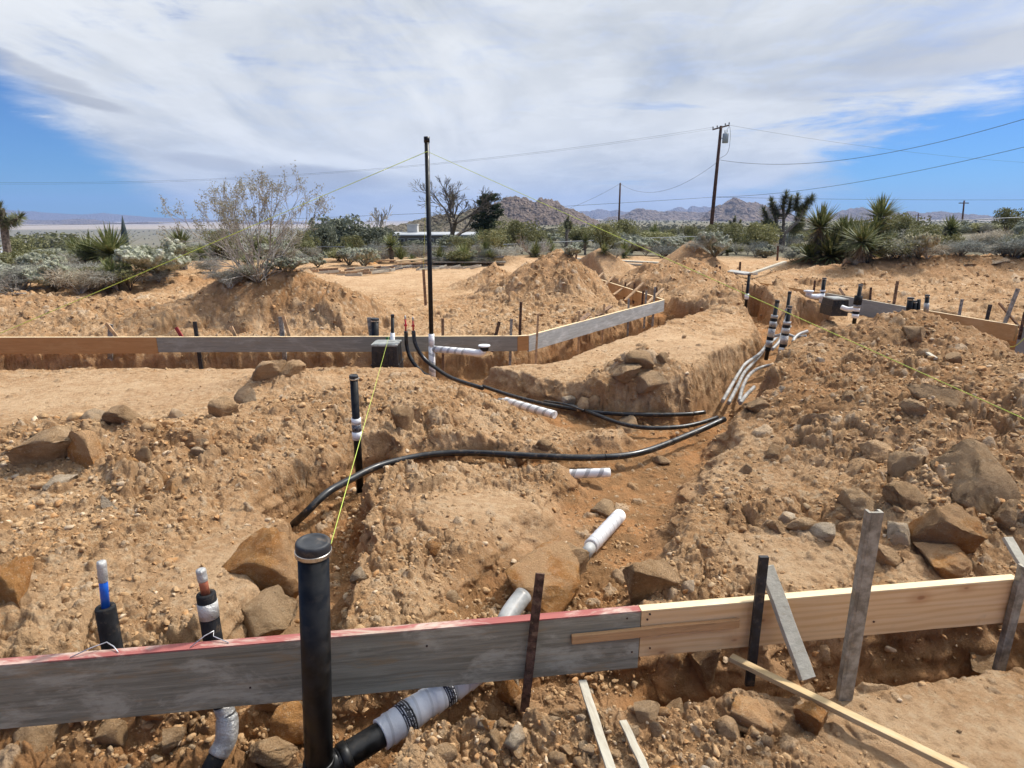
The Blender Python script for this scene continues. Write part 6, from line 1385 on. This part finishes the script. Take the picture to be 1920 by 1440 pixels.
# ------------------------------------------------------------------ fence
FP = [(560, 463, 31), (870, 462, 33), (1200, 447, 36), (1320, 443, 38), (1645, 421, 36), (1925, 407, 34), (2100, 398, 34)]
W3 = [at_y(*f) for f in FP]; rt = empty('chain_link_fence', (W3[0].x, W3[0].y, hz(W3[0].x, W3[0].y))); tag(rt, 'low chain link fence with thin posts running through the scrub', 'fence'); og = rt.location.copy()
m = MB(); m.tube([w_ - og for w_ in W3], .024, 6); m.build('top_rail', M['hard'], rt, True)
mm = MB()
for i in range(len(W3) - 1):
    L = (W3[i + 1] - W3[i]).length; n_ = max(1, int(L / 3.2))
    for k in range(n_):
        q = W3[i].lerp(W3[i + 1], k / n_); g0 = min(hz(q.x, q.y), q.z - .8); m = MB(); m.tube([q - og + Vector((0, 0, .03)), Vector((q.x, q.y, g0)) - og], .024, 6); m.build('post', M['hard'], rt, True)
        q2 = W3[i].lerp(W3[i + 1], (k + 1) / n_); nd = 8
        for j in range(nd):
            for sgn in (0, 1):
                A_ = q.lerp(q2, (j + sgn) / nd); B2 = q.lerp(q2, (j + 1 - sgn) / nd); mm.tube([A_ - og, B2 - og - Vector((0, 0, 1.1))], .0025, 3, False)
mm.build('wire_mesh', M['hard'], rt)
# ------------------------------------------------------------------ buildings
M['roof_w'] = mat('white_metal_roof', m_plain((.42, .43, .44), .5, .1, .08, .6)); M['wall_h'] = mat('dark_stucco', m_plain((.20, .17, .14), .9, 0, .15, 1)); M['glassd'] = mat('dark_window', m_plain((.02, .025, .03), .15)); M['wall_w'] = mat('pale_stucco', m_plain((.52, .49, .44), .9, 0, .08, 1))  # walls come in a dark brown and a pale stucco
def house(label, x0, x1, pyt, pyb, Y, dep, wall, name='house', nwin=4, over=.35, chim=False, wh=1.6, pitch=.0):
    a = at_y(x0, pyt, Y); b = at_y(x1, pyt, Y); c = (a + b) / 2; w_ = b.x - a.x; rt = empty(name, (c.x, Y, a.z - .35 - wh)); tag(rt, label, name); H = .0
    m = MB(); m.box((0, dep / 2, (wh - .6) / 2), (w_ - 2 * over, dep - 2 * over, wh + .6)); wl = m.build('wall', wall, rt)
    m = MB(); t0, t1 = wh, wh + .35; m.add([(-w_ / 2, 0, t0), (w_ / 2, 0, t0), (w_ / 2, dep, t0), (-w_ / 2, dep, t0), (-w_ / 2, 0, t0 + .12), (w_ / 2, 0, t0 + .12), (w_ / 2 , dep * .5, t1 + pitch), (-w_ / 2, dep * .5, t1 + pitch), (w_ / 2, dep, t0 + .12), (-w_ / 2, dep, t0 + .12)],
        [(3, 2, 1, 0), (0, 1, 5, 4), (4, 5, 6, 7), (7, 6, 8, 9), (2, 3, 9, 8), (1, 2, 8, 6, 5), (0, 4, 7, 9, 3)]); rf = m.build('roof', M['roof_w'], rt)
    if chim: m = MB(); m.box((w_ * chim, dep * .5, wh + .75), (1.2, 1.2, .9)); m.box((w_ * chim, dep * .5, wh + 1.22), (1.35, 1.35, .08)); m.build('roof_box', M['wall_w'], rf)
    for i in range(nwin):
        m = MB(); xx = -w_ / 2 + w_ * (i + .7) / (nwin + .4); m.box((xx, over - .03, wh * .52), (1.3, .08, .9)); wi = m.build('window', M['wall_w'], rt); m = MB(); m.box((xx, over - .08, wh * .52), (1.15, .04, .76)); m.build('pane', M['glassd'], wi)
    return rt
house('long low house with white roof behind the bare tree', 727, 902, 436, 450, 72, 7, M['wall_h'], chim=-.28, nwin=6); house('low wing with pale metal roof below the pine', 926, 985, 440, 450, 68, 7, M['wall_h'], nwin=2)
house('small shed with white roof seen through the bare shrub', 546, 578, 452, 458, 45, 2.2, M['wall_h'], 'shed', 1, .15, wh=1.6, pitch=.25)
house('small white roofed house left of the tall utility pole', 1284, 1300, 434, 440, 160, 6, M['wall_w'], nwin=2); house('brown house at the foot of the tall utility pole', 1345, 1368, 434, 440, 120, 6, M['wall_h'], nwin=2)
r8 = np.random.RandomState(4)
for i in range(20):
    px = (2, 8, 24, 46, 60, 72, 84, 96, 110, 128, 300, 320, 330, 52, 66, 92, 100, 140, 170, 290)[i]; Y = float(r8.uniform(380, 760)); x = (px - 960) / F * Y * 1.03; zg = hz(x, Y); w_ = r8.uniform(10, 20)
    rt = empty('house', (x, Y, zg)); tag(rt, 'tiny white roofed house in the valley at the far left', 'house', 'houses of the valley'); m = MB(); m.box((0, 0, 1.4), (w_, 9, 3.4)); m.build('wall', M['wall_w'], rt)
    m = MB(); m.add([(-w_ / 2 - .5, -5, 3.1), (w_ / 2 + .5, -5, 3.1), (w_ / 2 + .5, 5, 3.1), (-w_ / 2 - .5, 5, 3.1), (-w_ / 2 - .5, 0, 4.6), (w_ / 2 + .5, 0, 4.6)], [(0, 1, 5, 4), (2, 3, 4, 5), (1, 2, 5), (3, 0, 4), (3, 2, 1, 0)]); m.build('roof', M['roof_w'], rt)
# tall dark spire of a folded parasol / cypress at the left
m = MB(); ps = at_y(236, 478, 30); ps.z = hz(ps.x, ps.y); tp = at_y(229, 404, 30) - ps; m.tube([(0, 0, 0), tp * .55], .03, 6)
rt = empty('folded_parasol', ps); tag(rt, 'dark folded parasol sticking up slightly tilted behind the left yuccas', 'parasol'); m.build('pole', M['stake_black'], rt, True)
m = MB(); m.lathe([(.02, 0), (.14, .05), (.16, .5), (.12, tp.length * .35), (.01, tp.length * .62)], c=tp * .38, n=10, axis=tp); m.build('folded_canopy', mat('dark_canopy', m_plain((.03, .045, .05), .8)), rt, True)

# ------------------------------------------------------------------ lumber, scraps and distant planks
def plank(label, p0, p1, Y0, Y1, dz, w_, t_, m_, name='lumber_plank', cat='plank', group=None):
    a = at_y(p0, 480, Y0); b = at_y(p1, 480, Y1); a.z = hz(a.x, a.y) + dz; b.z = hz(b.x, b.y) + dz; d3 = (b - a).normalized(); return slat(name, label, cat, a, b, w_, t_, m_, d3.cross(Vector((0, 0, 1))), 3, group, 0)
for i, (x0, x1, y0, y1, dz, m_, lab) in enumerate([(700, 748, 22.6, 22.4, .10, 'stake_tan', 'pale plank at the left end of the stacked lumber'), (742, 806, 22.0, 22.0, .12, 'pine_edge', 'yellow plank on top of the stack left of the vent'), (746, 804, 21.8, 21.8, .05, 'stake_tan', 'tan plank under the yellow one left of the vent'),
        (812, 948, 21.6, 21.6, .10, 'board_far', 'long grey plank stacked right of the vent'), (810, 945, 21.9, 21.9, .18, 'stake_grey', 'upper grey plank stacked right of the vent'), (812, 902, 22.3, 22.3, .14, 'stake_tan', 'tan plank behind the grey ones right of the vent')]):
    plank(lab, x0, x1, y0, y1, dz, .26, .05, M[m_])
plank('long pale plank lying across the far ground behind the dirt piles', 1058, 1262, 23.8, 21.2, .12, .3, .05, M['lath_pale'])
plank('second long dark plank beside the pale one on the far ground', 1062, 1240, 23.2, 21.0, .06, .2, .05, M['board_far'])
lying0('pale flat board forming the edge of the far slab', 'form_board', 'form board', at_z(1306, 500, .14), at_z(1408, 514, .12), .45, .05, M['board_pale']); lying0('pale thin board climbing the bank from the far slab corner', 'lumber_plank', 'plank', at_z(1408, 513, .14), at_z(1472, 491, .35), .10, .05, M['lath_pale'])
plank('short pale stick lying on the back of the rubble bank', 1762, 1790, 6.1, 5.7, .02, .035, .02, M['lath_pale'], 'stick', 'stick'); plank('thin pale stick on the dirt at the left edge', -10, 32, 11.5, 10.9, .05, .05, .02, M['lath_pale'], 'stick', 'stick')
r9 = random.Random(12)
def scrap(cx, Y, n_, rx, ry, L, w_, mats, label, group):
    for i in range(n_):
        x = (cx - 960) / F * Y + r9.uniform(-rx, rx); y = Y + r9.uniform(-ry, ry); z = hz(x, y) + .03 + .05 * r9.random(); a = r9.uniform(-.9, .9); l = L * r9.uniform(.5, 1.2) / 2; dx, dy = math.cos(a) * l, math.sin(a) * l
        slat('wood_scrap', label, 'wood scrap', (x - dx, y - dy, z - .03 * r9.random()), (x + dx, y + dy, z + .06 * r9.random()), w_, w_ * .5, M[r9.choice(mats)], (0, 0, 1), 1, group, 0)
scrap(625, 18.6, 24, 1.4, 1.1, 1.1, .07, ['stake_tan', 'stake_brown', 'lath_pale'], 'brown and pale offcut in the scattered stick pile left of the vent', 'stick pile left of the vent')
scrap(690, 19.6, 14, .8, .8, .8, .06, ['stake_tan', 'stake_brown', 'pine_edge'], 'dry offcut in the small heap by the cholla', 'small offcut heap'); scrap(762, 20.4, 26, 1.0, .5, .55, .05, ['lath_pale', 'stake_grey'], 'pale grey stake bundle piece in front of the stacked lumber', 'pale stake bundle')
scrap(850, 20.4, 12, .8, .3, .5, .05, ['lath_pale'], 'white stake end sticking out below the grey planks', 'white stake ends')

# ------------------------------------------------------------------ desert air
hzm = bpy.data.materials.new('desert_air'); hzm.use_nodes = True; nt = hzm.node_tree; nt.nodes.clear(); pv = nt.nodes.new('ShaderNodeVolumePrincipled'); ou = nt.nodes.new('ShaderNodeOutputMaterial'); nt.links.new(pv.outputs[0], ou.inputs['Volume'])
pv.inputs['Color'].default_value = (.36, .56, 1.0, 1); pv.inputs['Density'].default_value = 0.00009; pv.inputs['Anisotropy'].default_value = 0.1
m = MB(); m.box((0, 0, 130), (24000, 24000, 500)); hb = m.build('haze', hzm); tag(hb, kind='stuff', label='thin blue desert haze over the valley', cat='haze')
sc.cycles.volume_bounces = 0; sc.cycles.max_bounces = 6; sc.cycles.diffuse_bounces = 3; sc.cycles.glossy_bounces = 2; sc.cycles.transparent_max_bounces = 6
